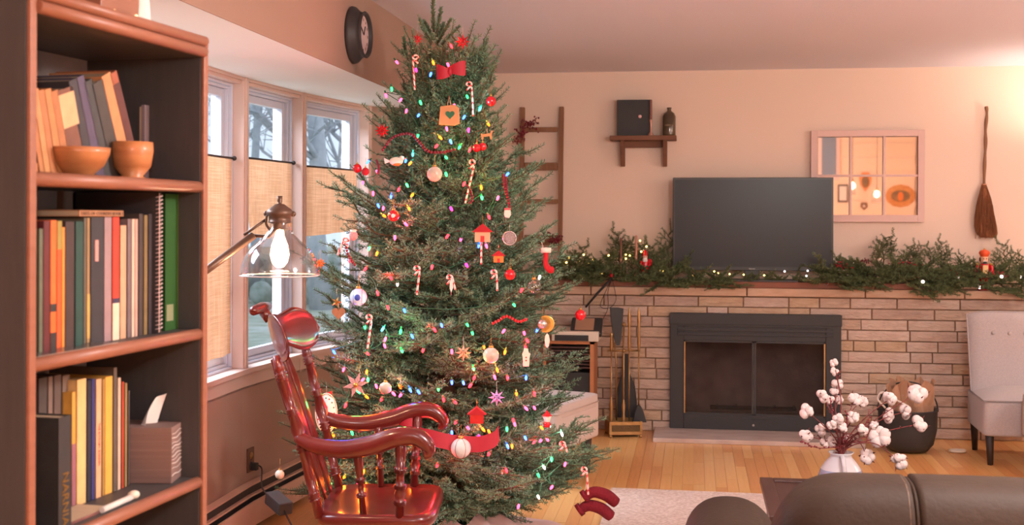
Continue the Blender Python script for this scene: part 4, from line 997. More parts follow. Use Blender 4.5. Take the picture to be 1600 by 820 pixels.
for j, (px, py, pbx, pby) in enumerate(((676, -6, 678, 50), (689, 12, 682, 58), (662, 32, 678, 62), (705, 30, 684, 66), (718, 41, 690, 70), (694, 36, 682, 70), (655, 30, 672, 66), (630, 58, 634, 90), (721, 74, 720, 100))):
    a = P(pbx, pby, TD); b = P(px, py, TD + .04 * (j % 3 - 1)); d = b - a; me = up_branch(d.length, j)
    o = bpy.data.objects.new('leader_shoot', me); COL.objects.link(o); o.parent = fir; o.location = (a.x - TCX, a.y - TCY, a.z); o.rotation_euler = frame(d, None, (0, .3, 1) if abs(d.normalized().z) < .99 else (1, 0, 0)).to_3x3().to_euler()
# long single tips that stand out of the silhouette in the photograph
for (px, py, L, dz) in ((765, 98, .38, 20), (772, 105, .38, 14), (600, 90, .38, 30), (582, 178, .38, 25), (560, 195, .38, 22), (500, 302, .55, 14), (490, 330, .55, 10), (520, 330, .55, 18), (432, 436, .72, 12), (480, 455, .55, 8), (418, 690, .72, 6), (868, 345, .55, 22), (840, 330, .38, 28), (895, 440, .55, 10), (905, 470, .55, 6), (800, 190, .38, 24), (930, 640, .72, 16), (940, 600, .55, 18), (962, 700, .72, 12), (972, 738, .72, 8), (935, 790, .72, -6), (900, 800, .55, -10), (480, 520, .55, 8), (486, 590, .55, 4)):
    tip = P(px, py, TD + rr.uniform(-.25, .1)); dx, dy = tip.x - TCX, tip.y - TCY; r = math.hypot(dx, dy); tilt = R(dz); Lr = r / math.cos(tilt) * .95
    LL = max(BR) if Lr > .62 else min(BR, key=lambda q: abs(q - Lr)); sc_ = Lr / (LL * 1.08)
    place_branch(rr.choice(BR[LL]), max(tip.z - r * math.tan(tilt) * .95, .12), math.atan2(dy, dx), tilt, min(sc_, 1.25), rr.uniform(-.3, .3))
stn = thing('tree_stand', 'metal tree stand with a water bowl under the fir tree', 'stand', (TCX, TCY, 0))
part(MB().lathe([(0, .02), (.14, .02), (.17, .12), (.165, .12), (.135, .03), (0, .03)], 24, c=(TCX, TCY, 0)), 'water_bowl', M_green, stn)
for k in range(4): a = k * math.pi / 2 + .4; part(MB().tube([(TCX + .1 * math.cos(a), TCY + .1 * math.sin(a), .06), (TCX + .27 * math.cos(a), TCY + .27 * math.sin(a), .012)], .01, 6), 'leg', M_green, stn)
def skf(u, v):
    a = u * 2 * math.pi; r = .2 + .42 * v; return (TCX - .0 + r * math.cos(a), TCY - .05 + r * math.sin(a) * 1.05, .012 + .02 * (1 + math.sin(a * 9 + v)) * (1 - .6 * v) + .14 * (1 - v) ** 2)
skirt = single(MB().grid(skf, 72, 8), 'tree_skirt', mat('pinkish white felt', (226, 186, 180), .95), 'pinkish white cloth tree skirt around the foot of the fir tree', 'tree skirt')

# ---------------------------------------------------------------- string lights
def surf(px, py, f=1.0, off=0.0):
    """point where the sight line meets the tree's outline surface, f scales its radius"""
    r = ray(px, py); rh = Vector((r.x, r.y)); t = TD
    for _ in range(6):
        z = CZ + r.z * t; rad = trad(max(.1, min(2.44, z))) * f; c = Vector((TCX, TCY)); b = c.dot(rh) / rh.dot(rh); perp = (c - rh * b).length
        h = math.sqrt(max(0, rad * rad - perp * perp)) / rh.length; t = b - h
    return O + r * (t - off)
RB, PK, MG, OR, BL, GR, CY, WH = 'red', 'pink', 'magenta', 'orange', 'blue', 'green', 'teal', 'white'
LC = {RB: (1, .02, .03), PK: (1, .05, .13), MG: (1, .02, .22), OR: (1, .15, .01), BL: (.03, .10, 1), GR: (.03, .8, .16), CY: (.06, .6, .8), WH: (1, .85, .8)}
M_LB = {k: mat('string light ' + k, tuple(int(255 * min(1, c ** .45)) for c in v), .3, emit=v, estr={'blue': 4.5, 'green': 2.2, 'teal': 1.8, 'white': 1.4, 'orange': 2.6}.get(k, 4)) for k, v in LC.items()}
BULBS = [(620,97,PK),(677,98,OR),(700,101,PK),(673,116,BL),(650,109,MG),(612,139,GR),(626,156,PK),(635,173,PK),(654,180,BL),(657,160,GR),(730,151,GR),(750,170,CY),(710,165,PK),(725,183,BL),(698,201,PK),(732,203,MG),(688,215,OR),(704,221,BL),(682,228,RB),(763,194,OR),(734,234,RB),(718,230,GR),(603,149,PK),(705,72,RB),(653,212,GR),(697,246,GR),(645,241,CY),
(641,255,OR),(634,251,BL),(697,272,GR),(636,289,GR),(623,296,RB),(644,305,OR),(639,326,OR),(567,285,PK),(583,302,PK),(611,307,BL),(591,321,BL),(599,325,PK),(600,337,OR),(634,350,PK),(617,371,PK),(699,369,RB),(720,374,PK),(705,326,MG),(729,414,MG),(577,388,GR),(589,396,OR),(547,407,RB),(575,253,BL),(589,268,PK),
(793,272,BL),(778,309,PK),(764,339,RB),(752,293,OR),(753,309,GR),(760,384,PK),(748,384,BL),(725,287,RB),(611,434,RB),(606,480,RB),(632,485,BL),(621,444,WH),(590,458,RB),(602,530,PK),(601,540,PK),(644,525,BL),(628,548,GR),(679,515,RB),(690,508,BL),(661,547,RB),(574,552,RB),(537,577,PK),(573,581,OR),(575,593,GR),(588,603,PK),(626,617,PK),(625,604,OR),(654,612,BL),(685,608,GR),(598,514,CY),(626,518,GR),(522,550,BL),(570,511,GR),(675,417,RB),(571,420,RB),
(815,453,RB),(803,476,GR),(819,520,PK),(839,516,BL),(821,542,RB),(824,532,RB),(789,550,OR),(756,542,OR),(706,549,PK),(730,507,GR),(738,520,GR),(740,576,GR),(741,590,RB),(793,590,RB),(822,590,BL),(777,578,OR),(724,598,BL),(807,615,OR),(835,615,RB),(843,433,WH),(773,589,PK),(787,517,PK),(735,602,RB),
(573,620,OR),(567,593,PK),(560,612,GR),(615,615,PK),(596,624,RB),(540,633,RB),(525,651,MG),(665,633,OR),(693,624,RB),(706,597,BL),(712,660,RB),(689,668,BL),(521,680,OR),(550,676,GR),(646,726,OR),(568,737,OR),(558,752,PK),(573,758,OR),(538,745,OR),(590,759,GR),(516,757,GR),(658,698,RB),(683,727,RB),(641,609,BL),
(711,628,RB),(822,638,PK),(835,637,PK),(802,656,RB),(804,662,PK),(792,670,GR),(755,671,OR),(764,674,OR),(731,668,PK),(748,681,MG),(793,697,BL),(800,697,OR),(821,684,BL),(846,668,OR),(855,686,PK),(845,688,PK),(835,690,RB),(878,678,WH),(862,717,GR),(850,730,WH),(883,725,PK),(764,709,RB),(791,735,RB),(862,761,PK),(841,776,WH),(810,791,PK),(706,676,BL),(841,742,GR)]
def mini_bulb(): return MB().lathe([(0, -.012), (.0034, -.010), (.0052, -.004), (.0056, .002), (.0042, .008), (0, .013)], 8)
bulb_me = {k: mini_bulb().mesh('light_bulb', M_LB[k]) for k in LC}
sock_me = MB().tube([(0, 0, .009), (0, 0, .022)], .0038, 6).mesh('socket', M_green)
bands = [(0, 240, 'topmost'), (240, 390, 'upper'), (390, 560, 'middle'), (560, 660, 'lower'), (660, 900, 'lowest')]
blabs = ['string of mini coloured lights around the narrow top of the fir tree', 'string of mini coloured lights across the upper half of the fir tree', 'string of mini coloured lights across the middle of the fir tree, at window sill height', 'string of mini coloured lights at the height of the rocking chair arms', 'string of mini coloured lights on the bottom branches of the fir tree']
for bi, (ya, yb, nm) in enumerate(bands):
    bs = [b for b in BULBS if ya <= b[1] < yb]; rows = {}
    step = 55
    for b in bs: rows.setdefault(int((b[1] - ya) // step), []).append(b)
    seq = []
    for k in sorted(rows): seq += sorted(rows[k], key=lambda b: b[0] * (1 if k % 2 else -1))
    t = thing('string_lights', blabs[bi], 'string lights', (TCX, TCY, surf(697, (max(ya, 20) + min(yb, 800)) / 2).z), group='coloured light strings on the fir tree')
    path = []
    for (px, py, c) in seq:
        q = surf(px, py, rr.uniform(.86, 1.0), .01)
        o = link('light_bulb', bulb_me[c], t, loc=q - Vector(t.location), rot=(rr.uniform(-.8, .8), rr.uniform(-.8, .8), 0)); 
        s_ = link('socket', sock_me, o)
        if (px * 7 + py) % 4 == 0 or c in (OR, RB) and (px + py) % 2:
            ld = bpy.data.lights.new('bulb_glow', 'POINT'); ld.energy = .22; ld.color = LC[c]; ld.shadow_soft_size = .012
            lo = bpy.data.objects.new('bulb_glow', ld); COL.objects.link(lo); lo.location = q + Vector((0, -.02, .012))
        if path:
            mid = (path[-1] + q) / 2; md = Vector((TCX, TCY, mid.z)) - mid; md.z = 0
            path.append(mid + md.normalized() * .05 + Vector((0, 0, -.015)))
        path.append(q + Vector((0, 0, .012)))
    part(MB().tube(catmull(path, 4), .0016, 5), 'wire', M_green, t)

# ---------------------------------------------------------------- tree ornaments
def hanger(m, top, L=.03): m.tube([top, top + Vector((0, 0, L))], .0008, 4)
def orn(px, py, name, label, group=None, f=1.02, off=.02): q = surf(px, py, f, off); return thing(name, label, 'ornament', q, YAW, group), q
def bauble(px, py, rpx, mt, label, group='round baubles on the fir tree', f=1.02, extra=None):
    t, q = orn(px, py, 'bauble', label, group, f); r = rpx * (q - O).length / F
    part(MB().ball((0, 0, 0), r, 20, 14), 'globe', mt, t, world=False)
    part(MB().lathe([(0, r * .95), (r * .28, r * .95), (r * .28, r * 1.2), (0, r * 1.22)], 10), 'cap', M_gold, t, world=False)
    part(MB().tube([(r * .14 * math.cos(a), 0, r * 1.32 + r * .14 * math.sin(a)) for a in [k * math.pi / 5 for k in range(11)]], .0008, 4).tube([(0, 0, r * 1.4), (0, .01, r * 1.4 + .035)], .0006, 4), 'hook', M_gold, t, world=False)
    if extra: extra(t, r)
    return t
bauble(679, 272, 12, M_pearl, 'silvery pearl bauble high in the middle of the fir tree')
def dot(mt, n=1):
    def f(t, r): 
        part(MB().ball((0, -r * .86, 0), r * .38, 12, 8, (1, .5, 1)), 'painted_disc', mt, t, world=False)
    return f
bauble(615, 337, 9, M_red, 'red bauble with a white centre on the upper left of the fir tree', extra=dot(M_paper))
def bands_(t, r):
    part(MB().ball((0, -r * .86, 0), r * .38, 12, 8, (1, .5, 1)), 'blue_dimple', M_blue, t, world=False)
    for a in (-.5, .5): part(MB().lathe([(r * 1.005 * math.cos(a) + .0006 * math.cos(k), r * math.sin(a) + .0008 * math.sin(k)) for k in range(0, 7)], 28, M=Matrix.Rotation(R(90), 3, 'Y')), 'blue_band', M_blue, t, world=False)
bauble(560, 464, 13.5, M_blueball, 'blue and white striped bauble with a blue dimple', extra=bands_)
bauble(558, 263, 7, M_red, 'small red bauble at the left, just under the window light'); bauble(571, 268, 6, M_redm, 'smaller dull red bauble touching the one at the left edge of the tree')
bauble(745, 231, 6.5, M_red, 'left one of the two red berries-like baubles under the wooden animal'); bauble(754, 229, 6.5, M_red, 'right one of the two red berries-like baubles under the wooden animal')
bauble(767, 158, 8, M_red, 'red bauble on the right near the top of the fir tree'); bauble(797, 429, 8.5, M_red, 'glossy red bauble under the tiny red-roofed house')
bauble(834, 448, 12, M_clearball, 'large clear glass bauble at the right side of the tree'); bauble(907, 492, 8.5, M_red, 'red bauble dangling alone at the far right branch tip', f=1.0)
bauble(767, 555, 12.5, M_pearl, 'large cream pearl bauble beside the straw star'); bauble(602, 606, 9.5, M_pearl, 'pale pearl bauble above the far chair arm')
def veins(t, r):
    for a in (0, R(60), R(120)): part(MB().tube([(r * 1.01 * math.cos(b) * math.cos(a), r * 1.01 * math.cos(b) * math.sin(a), r * 1.01 * math.sin(b)) for b in [k * math.pi / 12 for k in range(25)]], .0008, 4), 'pink_line', M_redm, t, world=False)
bauble(720, 700, 15.5, mat('white painted bauble', (222, 214, 216), .4, col2=(190, 200, 196), scale=30), 'large white painted bauble in front of the red ribbon', extra=veins)
bauble(437, 741, 7, M_cream, 'small white bauble by the heater behind the rocking chair', f=1.12); bauble(848, 506, 8, M_silver, 'silver bauble tucked beside the gold crescent')
bauble(497, 411, 3, M_orange, 'tiny orange bauble beside the lamp glass')
def star(px, py, rpx, mt, label, n=8, group='folded paper stars on the fir tree'):
    t, q = orn(px, py, 'paper_star', label, group, 1.03); r = rpx * (q - O).length / F
    for k in range(n):
        a = 2 * math.pi * k / n; d = Vector((math.cos(a), 0, math.sin(a))); s_ = Vector((-math.sin(a), 0, math.cos(a))); y = Vector((0, 1, 0))
        vs = [d * r, d * r * .3 + s_ * r * .2, d * r * .3 - y * r * .22, d * r * .3 - s_ * r * .2, d * r * .3 + y * r * .22]
        part(MB().add(vs, [(0, 1, 2), (0, 2, 3), (0, 3, 4), (0, 4, 1), (1, 4, 3, 2)], 0), 'ray', mt, t, world=False)
    for k in range(4):
        a = math.pi / 4 + k * math.pi / 2; d = Vector((math.cos(a) * .55, -.8, math.sin(a) * .55)).normalized(); s_ = d.orthogonal().normalized(); u = d.cross(s_)
        part(MB().add([d * r * .75, s_ * r * .2, u * r * .2, -s_ * r * .2, -u * r * .2], [(0, 1, 2), (0, 2, 3), (0, 3, 4), (0, 4, 1)], 0), 'ray', mt, t, world=False)
    part(MB().tube([(0, 0, r), (0, 0, r + .03)], .0006, 4), 'thread', M_paper, t, world=False)
star(652, 61, 9, M_redm, 'red spiky paper star at the upper left of the tree top'); star(723, 65, 12, M_redm, 'red pointed paper star right of the tree top'); star(597, 204, 12, M_red, 'glossy red spiky star beside the window frame', 10)
star(500, 411, 9, M_orange, 'orange spiky star next to the lamp glass', 9); star(724, 551, 13, M_tan, 'peach straw star left of the cream pearl bauble'); star(776, 621, 13, M_lavender, 'lavender pointed star low on the tree'); star(526, 472, 9, M_gold, 'gold star under the blue striped bauble', 5); star(626, 604, 5, M_orange, 'tiny orange star right of the pale pearl bauble', 6)
def cane(px, y0, y1, label, lean=0, r=.0042, flip=1):
    a = surf(px, y0, 1.03, .02); b = surf(px + lean, y1, 1.03, .02); H = (a - b).length; dn = (b - a).normalized()
    t = thing('candy_cane', label, 'candy cane', a, YAW, 'candy canes on the fir tree'); L = H; w = .011
    lr = (lean) * 2.8e-3
    pts = []
    for k in range(9): an = math.pi * k / 8; pts.append(Vector((-flip * (w + w * math.cos(an)), 0, w * math.sin(an) - w)))
    pts = list(reversed(pts)); pts = [Vector((0, 0, 0)) + p for p in pts]
    pts = [Vector((-flip * 2 * w, 0, -.035))] + pts + [Vector((lr * k / 10, 0, -w - (L - w) * k / 10)) for k in range(1, 11)]
    pp = []
    for i in range(len(pts) - 1):
        n = max(1, int((pts[i + 1] - pts[i]).length / .004)); pp += [pts[i].lerp(pts[i + 1], j / n) for j in range(n)]
    pp.append(pts[-1]); n = 8
    mi = [1 if ((i + j * 1) % 6) < 2 else 0 for i in range(len(pp) - 1) for j in range(n)]
    m = MB(); m.tube(pp, r, n, mi, caps=True); m.m = mi + [0, 0]
    part(m, 'cane', [mat('candy white', (240, 200, 190), .35, coat=.3), M_red], t, world=False)
for (px, y0, y1, ln, fl, lb) in ((645, 86, 134, 3, -1, 'candy cane near the top left of the tree'), (737, 128, 178, 2, 1, 'candy cane hanging straight near the top right of the tree'), (742, 250, 296, -14, 1, 'slanted candy cane right of the pearl bauble'), (752, 358, 413, 0, 1, 'straight candy cane at the middle of the tree beside the blue bulb'), (656, 416, 460, -4, 1, 'hooked candy cane under the lamp-lit branches, centre left'),
                                 (581, 492, 545, -6, 1, 'long candy cane hanging below the blue striped bauble'), (776, 422, 454, 1, 1, 'short candy cane left of the glossy red bauble'), (917, 730, 770, 2, 1, 'candy cane on the lowest right branch'), (536, 372, 396, -8, -1, 'thin candy cane left, near the lamp glass'), (707, 430, 452, 4, 1, 'small pale candy cane in the dark middle of the tree'), (883, 690, 706, 3, 1, 'tiny candy cane below the pale ottoman')):
    cane(px, y0, y1, lb, ln, flip=fl)
# wooden tag with heart
t, q = orn(702, 180, 'wooden_tag', 'square wooden tag with a heart cut out near the tree top', None, 1.04); t['category'] = 'ornament'
w = .043
out = [(-w, -w * .9), (w * .5, -w), (w, -w * .8), (w * .92, w * .7), (w * .5, w), (-w * .85, w * .85)]
part(MB().prism(out, -.005, .005), 'plaque', M_wood, t, world=False, bevel=.002)
hp = [(.019 * 16 / 16 * math.sin(a) ** 3, .019 / 16 * (13 * math.cos(a) - 5 * math.cos(2 * a) - 2 * math.cos(3 * a) - math.cos(4 * a))) for a in [k * 2 * math.pi / 28 for k in range(28)]]
part(MB().prism([(x + .003, z + .002) for x, z in hp], -.0065, -.005), 'heart', M_green, t, world=False)
part(MB().tube([(-.008, 0, w * .9), (0, -.002, w * 1.9), (.006, 0, w * .9)], .0016, 5), 'cord', M_tan, t, world=False)
# ribbons
def ribbon(pts, wpx, label, name='ribbon', f=1.02, loops=False):
    ws = [surf(x, y, f, .02) for x, y in pts]; c = catmull(ws, 8); t = thing(name, label, 'ribbon', c[0]); 
    hw = wpx * 2.7e-3 / 2; k = len(c)
    def fn(u, v): i = u * (k - 1); a = int(min(i, k - 2)); p = c[a].lerp(c[a + 1], i - a); out_ = Vector((TCX, TCY, p.z)) - p; out_.z = 0; out_.normalize(); return p - out_ * (.012 * math.sin(u * 9)) + Vector((0, 0, hw * (2 * v - 1))) + out_ * .01 * (v - .5)
    part(MB().grid(fn, k * 2, 4), 'ribbon_band', M_ribbon, t); return t
ribbon([(655, 680), (675, 683), (700, 690), (725, 694), (750, 694), (770, 686), (779, 676)], 22, 'wide red ribbon swagged low around the fir tree behind the white bauble')
ribbon([(560, 664), (575, 662), (600, 655), (625, 652), (645, 660)], 20, 'red ribbon seen behind the far arm of the rocking chair')
t = thing('ribbon_bow', 'red cloth bow near the top of the fir tree', 'bow', surf(703, 112, 1.02, .02), YAW)
for s_, wd in ((-1, .055), (1, .065)):
    def fn(u, v, s_=s_, wd=wd): a = u * math.pi * 2; return (s_ * (wd * (1 - math.cos(a)) / 2 * 1.0), .02 * math.sin(a), (-.004 if s_ < 0 else .012) + (.014 + .012 * (1 - math.cos(a)) / 2) * (2 * v - 1) + .008 * math.sin(a + v * 4))
    part(MB().grid(fn, 24, 4), 'bow_loop', M_ribbon, t, world=False)
part(MB().ball((0, -.004, .002), .016, sc=(.8, 1, 1.2)), 'knot', M_ribbon, t, world=False)
# bead garlands
def beads(pts, rpx, n, label, mt=M_berry, f=1.03):
    c = catmull([surf(x, y, f, .02) for x, y in pts], 10); t = thing('bead_garland', label, 'garland', c[0], group='dark red bead strands on the fir tree')
    L = [0]; 
    for a, b in zip(c, c[1:]): L.append(L[-1] + (b - a).length)
    r = rpx * 2.8e-3; n = int(L[-1] / (r * 2.05)); me = MB().ball((0, 0, 0), r, 8, 6).mesh('bead', mt); j = 0
    part(MB().tube(c, .0008, 4), 'thread', M_darkred, t)
    for i in range(n):
        s_ = L[-1] * (i + .5) / n
        while L[j + 1] < s_ and j < len(L) - 2: j += 1
        p = c[j].lerp(c[j + 1], (s_ - L[j]) / max(L[j + 1] - L[j], 1e-6)); link('bead', me, t, loc=p - Vector(t.location))
beads([(597, 236), (602, 228), (615, 214), (640, 209), (655, 222), (668, 236), (690, 238), (712, 233)], 2.3, 0, 'dark red bead strand swagged across the upper left of the tree')
beads([(787, 272), (788, 290), (794, 312), (796, 322), (792, 300), (790, 276)], 2.2, 0, 'doubled bead strand hanging at the right above the silver disc')
beads([(729, 288), (735, 298), (738, 312), (733, 318)], 2, 0, 'short bead strand below the slanted candy cane')
beads([(768, 506), (780, 500), (792, 494), (810, 502), (824, 498)], 2.2, 0, 'bead strand left of the gold crescent', M_red); beads([(588, 250), (592, 262), (590, 272)], 2, 0, 'short bead strand near the small red bauble at left')
beads([(555, 415), (545, 400), (540, 385)], 2, 0, 'faint bead strand left of centre near the lamp')
# disc ornaments and shapes
Rx = Matrix.Rotation(R(90), 3, 'X')
def disc(px, py, rpx, mt, name, label, sx=1.0, sz=1.0, rim=None, th=.004):
    t, q = orn(px, py, name, label); r = rpx * (q - O).length / F
    part(MB().ball((0, 0, 0), r, 24, 4, (sx, .12, sz), e=1), 'disc', mt, t, world=False)
    if rim: part(MB().tube([(r * sx * math.cos(a), -.002, r * sz * math.sin(a)) for a in [k * math.pi / 14 for k in range(29)]], .0022, 6), 'rim', rim, t, world=False)
    part(MB().tube([(0, 0, r * sz), (0, 0, r * sz + .03)], .0008, 4), 'thread', M_silver, t, world=False); return t, r
t, r = disc(796, 372, 10.5, mat('embossed grey disc', (170, 148, 138), .5, bump=1, bscale=160), 'silver_disc', 'round embossed silver disc ornament at the right of the tree', rim=M_silver)
t, r = disc(855, 532, 5, M_cream, 'oval_tag', 'narrow oval cream tag hanging below the gold crescent', sz=2.3, sx=.8)
t, r = disc(510, 645, 30, mat('white enamel plate', (222, 222, 226), .35, coat=.3), 'oval_plate', 'oval white plate ornament with green and red sprigs by the rocking chair post', sx=.55, rim=M_cream)
rr2 = random.Random(3)
for k in range(16):
    a = k * 2 * math.pi / 16; part(MB().ball((r * .55 * .78 * math.cos(a), -.012, r * .78 * math.sin(a)), .0032, 8, 6, (1, .4, 1)), 'painted_leaf' if k % 3 else 'painted_berry', M_green if k % 3 else M_red, t, world=False)
bwt, q = orn(505, 617, 'small_bow', 'small red bow above the oval white plate', f=1.03); bwt['category'] = 'bow'
for s_ in (-1, 1): part(MB().add([(0, 0, .003), (s_ * .035, .004, .016), (s_ * .038, -.004, -.006), (0, 0, -.004), (s_ * .02, -.01, -.006), (s_ * .02, -.01, .012)], [(0, 1, 2, 3), (0, 5, 1), (3, 2, 4), (0, 3, 4, 5), (5, 4, 2, 1)]), 'bow_loop', M_red, bwt, world=False)
part(MB().ball((0, -.006, 0), .006), 'knot', M_gold, bwt, world=False)
# gold crescent
t, q = orn(853, 506, 'crescent_moon', 'gold crescent moon ornament at the right of the tree', f=1.04)
po = [(.034 * math.cos(a), .034 * math.sin(a)) for a in [R(x) for x in range(-120, 121, 12)]]; pi_ = [(-.012 + .030 * math.cos(a), .027 * math.sin(a)) for a in [R(x) for x in range(108, -109, -12)]]
part(MB().prism(po + pi_, -.005, .005), 'crescent', M_gold, t, world=False, bevel=.002); part(MB().tube([(0, 0, .033), (0, 0, .055)], .0008, 4), 'thread', M_gold, t, world=False)
# small wooden rocking animal
t, q = orn(761, 212, 'wooden_animal', 'tan wooden animal ornament above the pair of red baubles', f=1.04)
part(MB().prism([(-.022, -.016), (-.016, -.016), (-.014, -.004), (.01, -.002), (.014, -.016), (.02, -.016), (.02, .004), (.026, .02), (.018, .022), (.012, .01), (-.018, .006), (-.026, .01)], -.004, .004), 'animal_body', M_wood, t, world=False, bevel=.001); part(MB().tube([(0, 0, .006), (0, 0, .03)], .0008, 4), 'thread', M_tan, t, world=False)
# white bird
t, q = orn(619, 252, 'bird_ornament', 'white bird ornament with an orange underside at upper left of the tree', f=1.04)
part(MB().ball((0, 0, 0), .022, 14, 10, (1.3, .7, .8)), 'bird_body', M_cream, t, world=False); part(MB().add([(-.02, -.004, 0), (-.05, 0, .014), (-.046, 0, -.01), (-.02, .004, 0)], [(0, 1, 2), (3, 2, 1)]), 'tail', M_cream, t, world=False); part(MB().ball((.022, 0, .012), .011), 'head', M_cream, t, world=False); part(MB().ball((.004, -.006, -.012), .014, sc=(1.2, .6, .5)), 'belly', M_orange, t, world=False); part(MB().lathe([(.003, 0), (0, .01)], 6, c=(.034, 0, .012), M=Matrix.Rotation(R(90), 3, 'Y')), 'beak', M_orange, t, world=False)
# pink glitter snowflake-cum-reindeer
t, q = orn(556, 601, 'glitter_poinsettia', 'pale pink glitter flower ornament above the far chair arm', f=1.04)
for k in range(6): a = k * math.pi / 3 + .2; part(MB().prism([(0, 0), (.022 * math.cos(a - .45), .022 * math.sin(a - .45)), (.05 * math.cos(a), .05 * math.sin(a)), (.022 * math.cos(a + .45), .022 * math.sin(a + .45))], -.004 - .002 * (k % 2), .002), 'petal', M_pinkglit, t, world=False)
part(MB().ball((0, -.006, 0), .01), 'centre', M_gold, t, world=False)
# small knit stocking
def boot(name, label, loc, s, mt, cuff, rot=0, cat='ornament'):
    t = thing(name, label, cat, loc, YAW + rot)
    path = catmull([(0, 0, .05), (0, 0, .02), (.0, 0, -.01), (.012, 0, -.032), (.034, 0, -.036)], 4); path = [p * s for p in path]; k = len(path)
    part(MB().tube(path, [s * (.018 - .003 * math.sin(i / k * 5)) for i in range(k - 1)] + [s * .007], 12, flat=.7), 'sock', mt, t, world=False)
    part(MB().lathe([(.0 * s, .035 * s), (.021 * s, .035 * s), (.022 * s, .055 * s), (0, .056 * s)], 12), 'cuff', cuff, t, world=False)
    part(MB().tube([(-.015 * s, 0, .055 * s), (-.018 * s, 0, .08 * s), (-.01 * s, 0, .055 * s)], .0012, 4), 'loop', cuff, t, world=False); return t
boot('stocking_ornament', 'red felt stocking ornament with a cream cuff in front of the ladder', surf(853, 408, 1.03, .0), 1.0, M_redm, M_cream)
for (px_, py_, s_, lb_) in ((928, 776, 1.0, 'dark red knit stocking, upper one of the two at the rug corner'), (920, 797, 1.0, 'dark red knit stocking, lower one of the two at the rug corner')):
    q = P(px_, py_, 5.1); t = thing('knit_stocking', lb_, 'stocking', q, YAW, 'dark red stockings on the lowest branch')
    pth = catmull([(-.04, 0, .0), (.0, 0, .02), (.05, 0, .008), (.085, 0, -.018), (.10, 0, -.03)], 5); k = len(pth)
    part(MB().tube(pth, [.024 + .008 * math.sin(i / k * 3.14) for i in range(k - 2)] + [.02, .008], 12, flat=.8), 'sock', M_darkred, t, world=False)
    part(MB().tube([(-.045, 0, -.003), (-.03, 0, .008)], .028, 12), 'cuff', M_darkred, t, world=False); part(MB().tube([(-.04, 0, .02), (-.03, 0, .06)], .0012, 4), 'loop', M_cream, t, world=False)
# white gingerbread figure
t, q = orn(822, 558, 'white_figure', 'small white painted figure ornament right of the large cream bauble', f=1.04)
part(MB().prism([(-.012, -.036), (.012, -.036), (.014, 0), (.018, .014), (.010, .018), (.008, .034), (-.008, .036), (-.012, .018), (-.016, .012), (-.013, 0)], -.005, .005), 'figure_body', M_cream, t, world=False, bevel=.002); part(MB().ball((0, -.007, .0), .003).ball((0, -.007, -.012), .003), 'button', M_red, t, world=False); part(MB().tube([(0, 0, .036), (0, 0, .06)], .0008, 4), 'thread', M_red, t, world=False)
# tiny house, gift, lantern, feather, trinkets
def house(px, py, s, label, wall_, roof_, name='tiny_house'):
    t, q = orn(px, py, name, label, f=1.03); part(MB().box((-.02 * s, -.012 * s, -.02 * s), (.02 * s, .012 * s, .008 * s)), 'house_wall', wall_, t, world=False); part(MB().prism([(-.028 * s, .006 * s), (.028 * s, .006 * s), (.0, .028 * s)], -.015 * s, .015 * s), 'roof', roof_, t, world=False); part(MB().box((-.005 * s, -.013 * s, -.02 * s), (.005 * s, -.012 * s, -.004 * s)), 'door', M_red, t, world=False); part(MB().tube([(0, 0, .026 * s), (0, 0, .05 * s)], .0008, 4), 'thread', M_gold, t, world=False)
house(754, 366, 1.5, 'peach house ornament with a red roof behind the straight candy cane', M_tan, M_redm); house(779, 402, 1.0, 'tiny orange house ornament above the glossy red bauble', M_orange, M_redm); house(745, 650, 1.3, 'red house ornament below the lavender star', M_red, M_redm)
t, q = orn(855, 655, 'lantern_ornament', 'small lantern ornament with a red base and cream shade at lower right', f=1.04)
part(MB().lathe([(0, -.03), (.013, -.03), (.015, -.016), (.01, -.01), (0, -.01)], 12), 'base', M_red, t, world=False); part(MB().lathe([(.010, -.01), (.018, .014), (0, .014)], 6), 'shade', M_cream, t, world=False); part(MB().lathe([(.019, .014), (.008, .026), (0, .036)], 10), 'cap', M_red, t, world=False)
t, q = orn(705, 445, 'feather_ornament', 'slim white feather ornament in the dark middle left of the tree', f=1.04); part(MB().prism([(0, -.03), (.007, -.012), (.006, .012), (0, .028), (-.005, .01), (-.006, -.014)], -.001, .001), 'feather', M_paper, t, world=False); part(MB().tube([(0, 0, -.04), (0, 0, .03)], .0008, 4), 'quill', M_tan, t, world=False)
t, q = orn(529, 489, 'burlap_heart', 'brown cloth heart ornament under the gold star', f=1.04); part(MB().prism([(x * 1.4, z * 1.4) for x, z in hp], -.006, .006), 'heart', mat('brown cloth', (160, 100, 70), .9), t, world=False, bevel=.002); part(MB().tube([(0, 0, .01), (0, 0, .04)], .0008, 4), 'thread', M_tan, t, world=False)
t, q = orn(793, 332, 'mitten_ornament', 'pale mitten ornament at the end of the doubled bead strand', f=1.05); part(MB().prism([(-.01, -.02), (.006, -.022), (.014, -.01), (.012, .01), (-.012, .012), (-.014, -.008)], -.005, .005), 'mitten', M_cream, t, world=False, bevel=.003); part(MB().box((-.013, -.006, .01), (.013, .006, .018)), 'cuff', M_red, t, world=False)
t, q = orn(552, 368, 'gnome_ornament', 'pink cloth pouch ornament left of centre in front of the window', f=1.03); part(MB().ball((0, 0, 0), .018, 12, 8, (1, .7, 1.1)), 'pouch', M_pinkglit, t, world=False); part(MB().lathe([(.012, .014), (.014, .024), (.006, .018)], 10), 'frill', M_cream, t, world=False)
# ================================================================== WALL THINGS
def bq(px, py, y=YW): return PY(px, py, y)
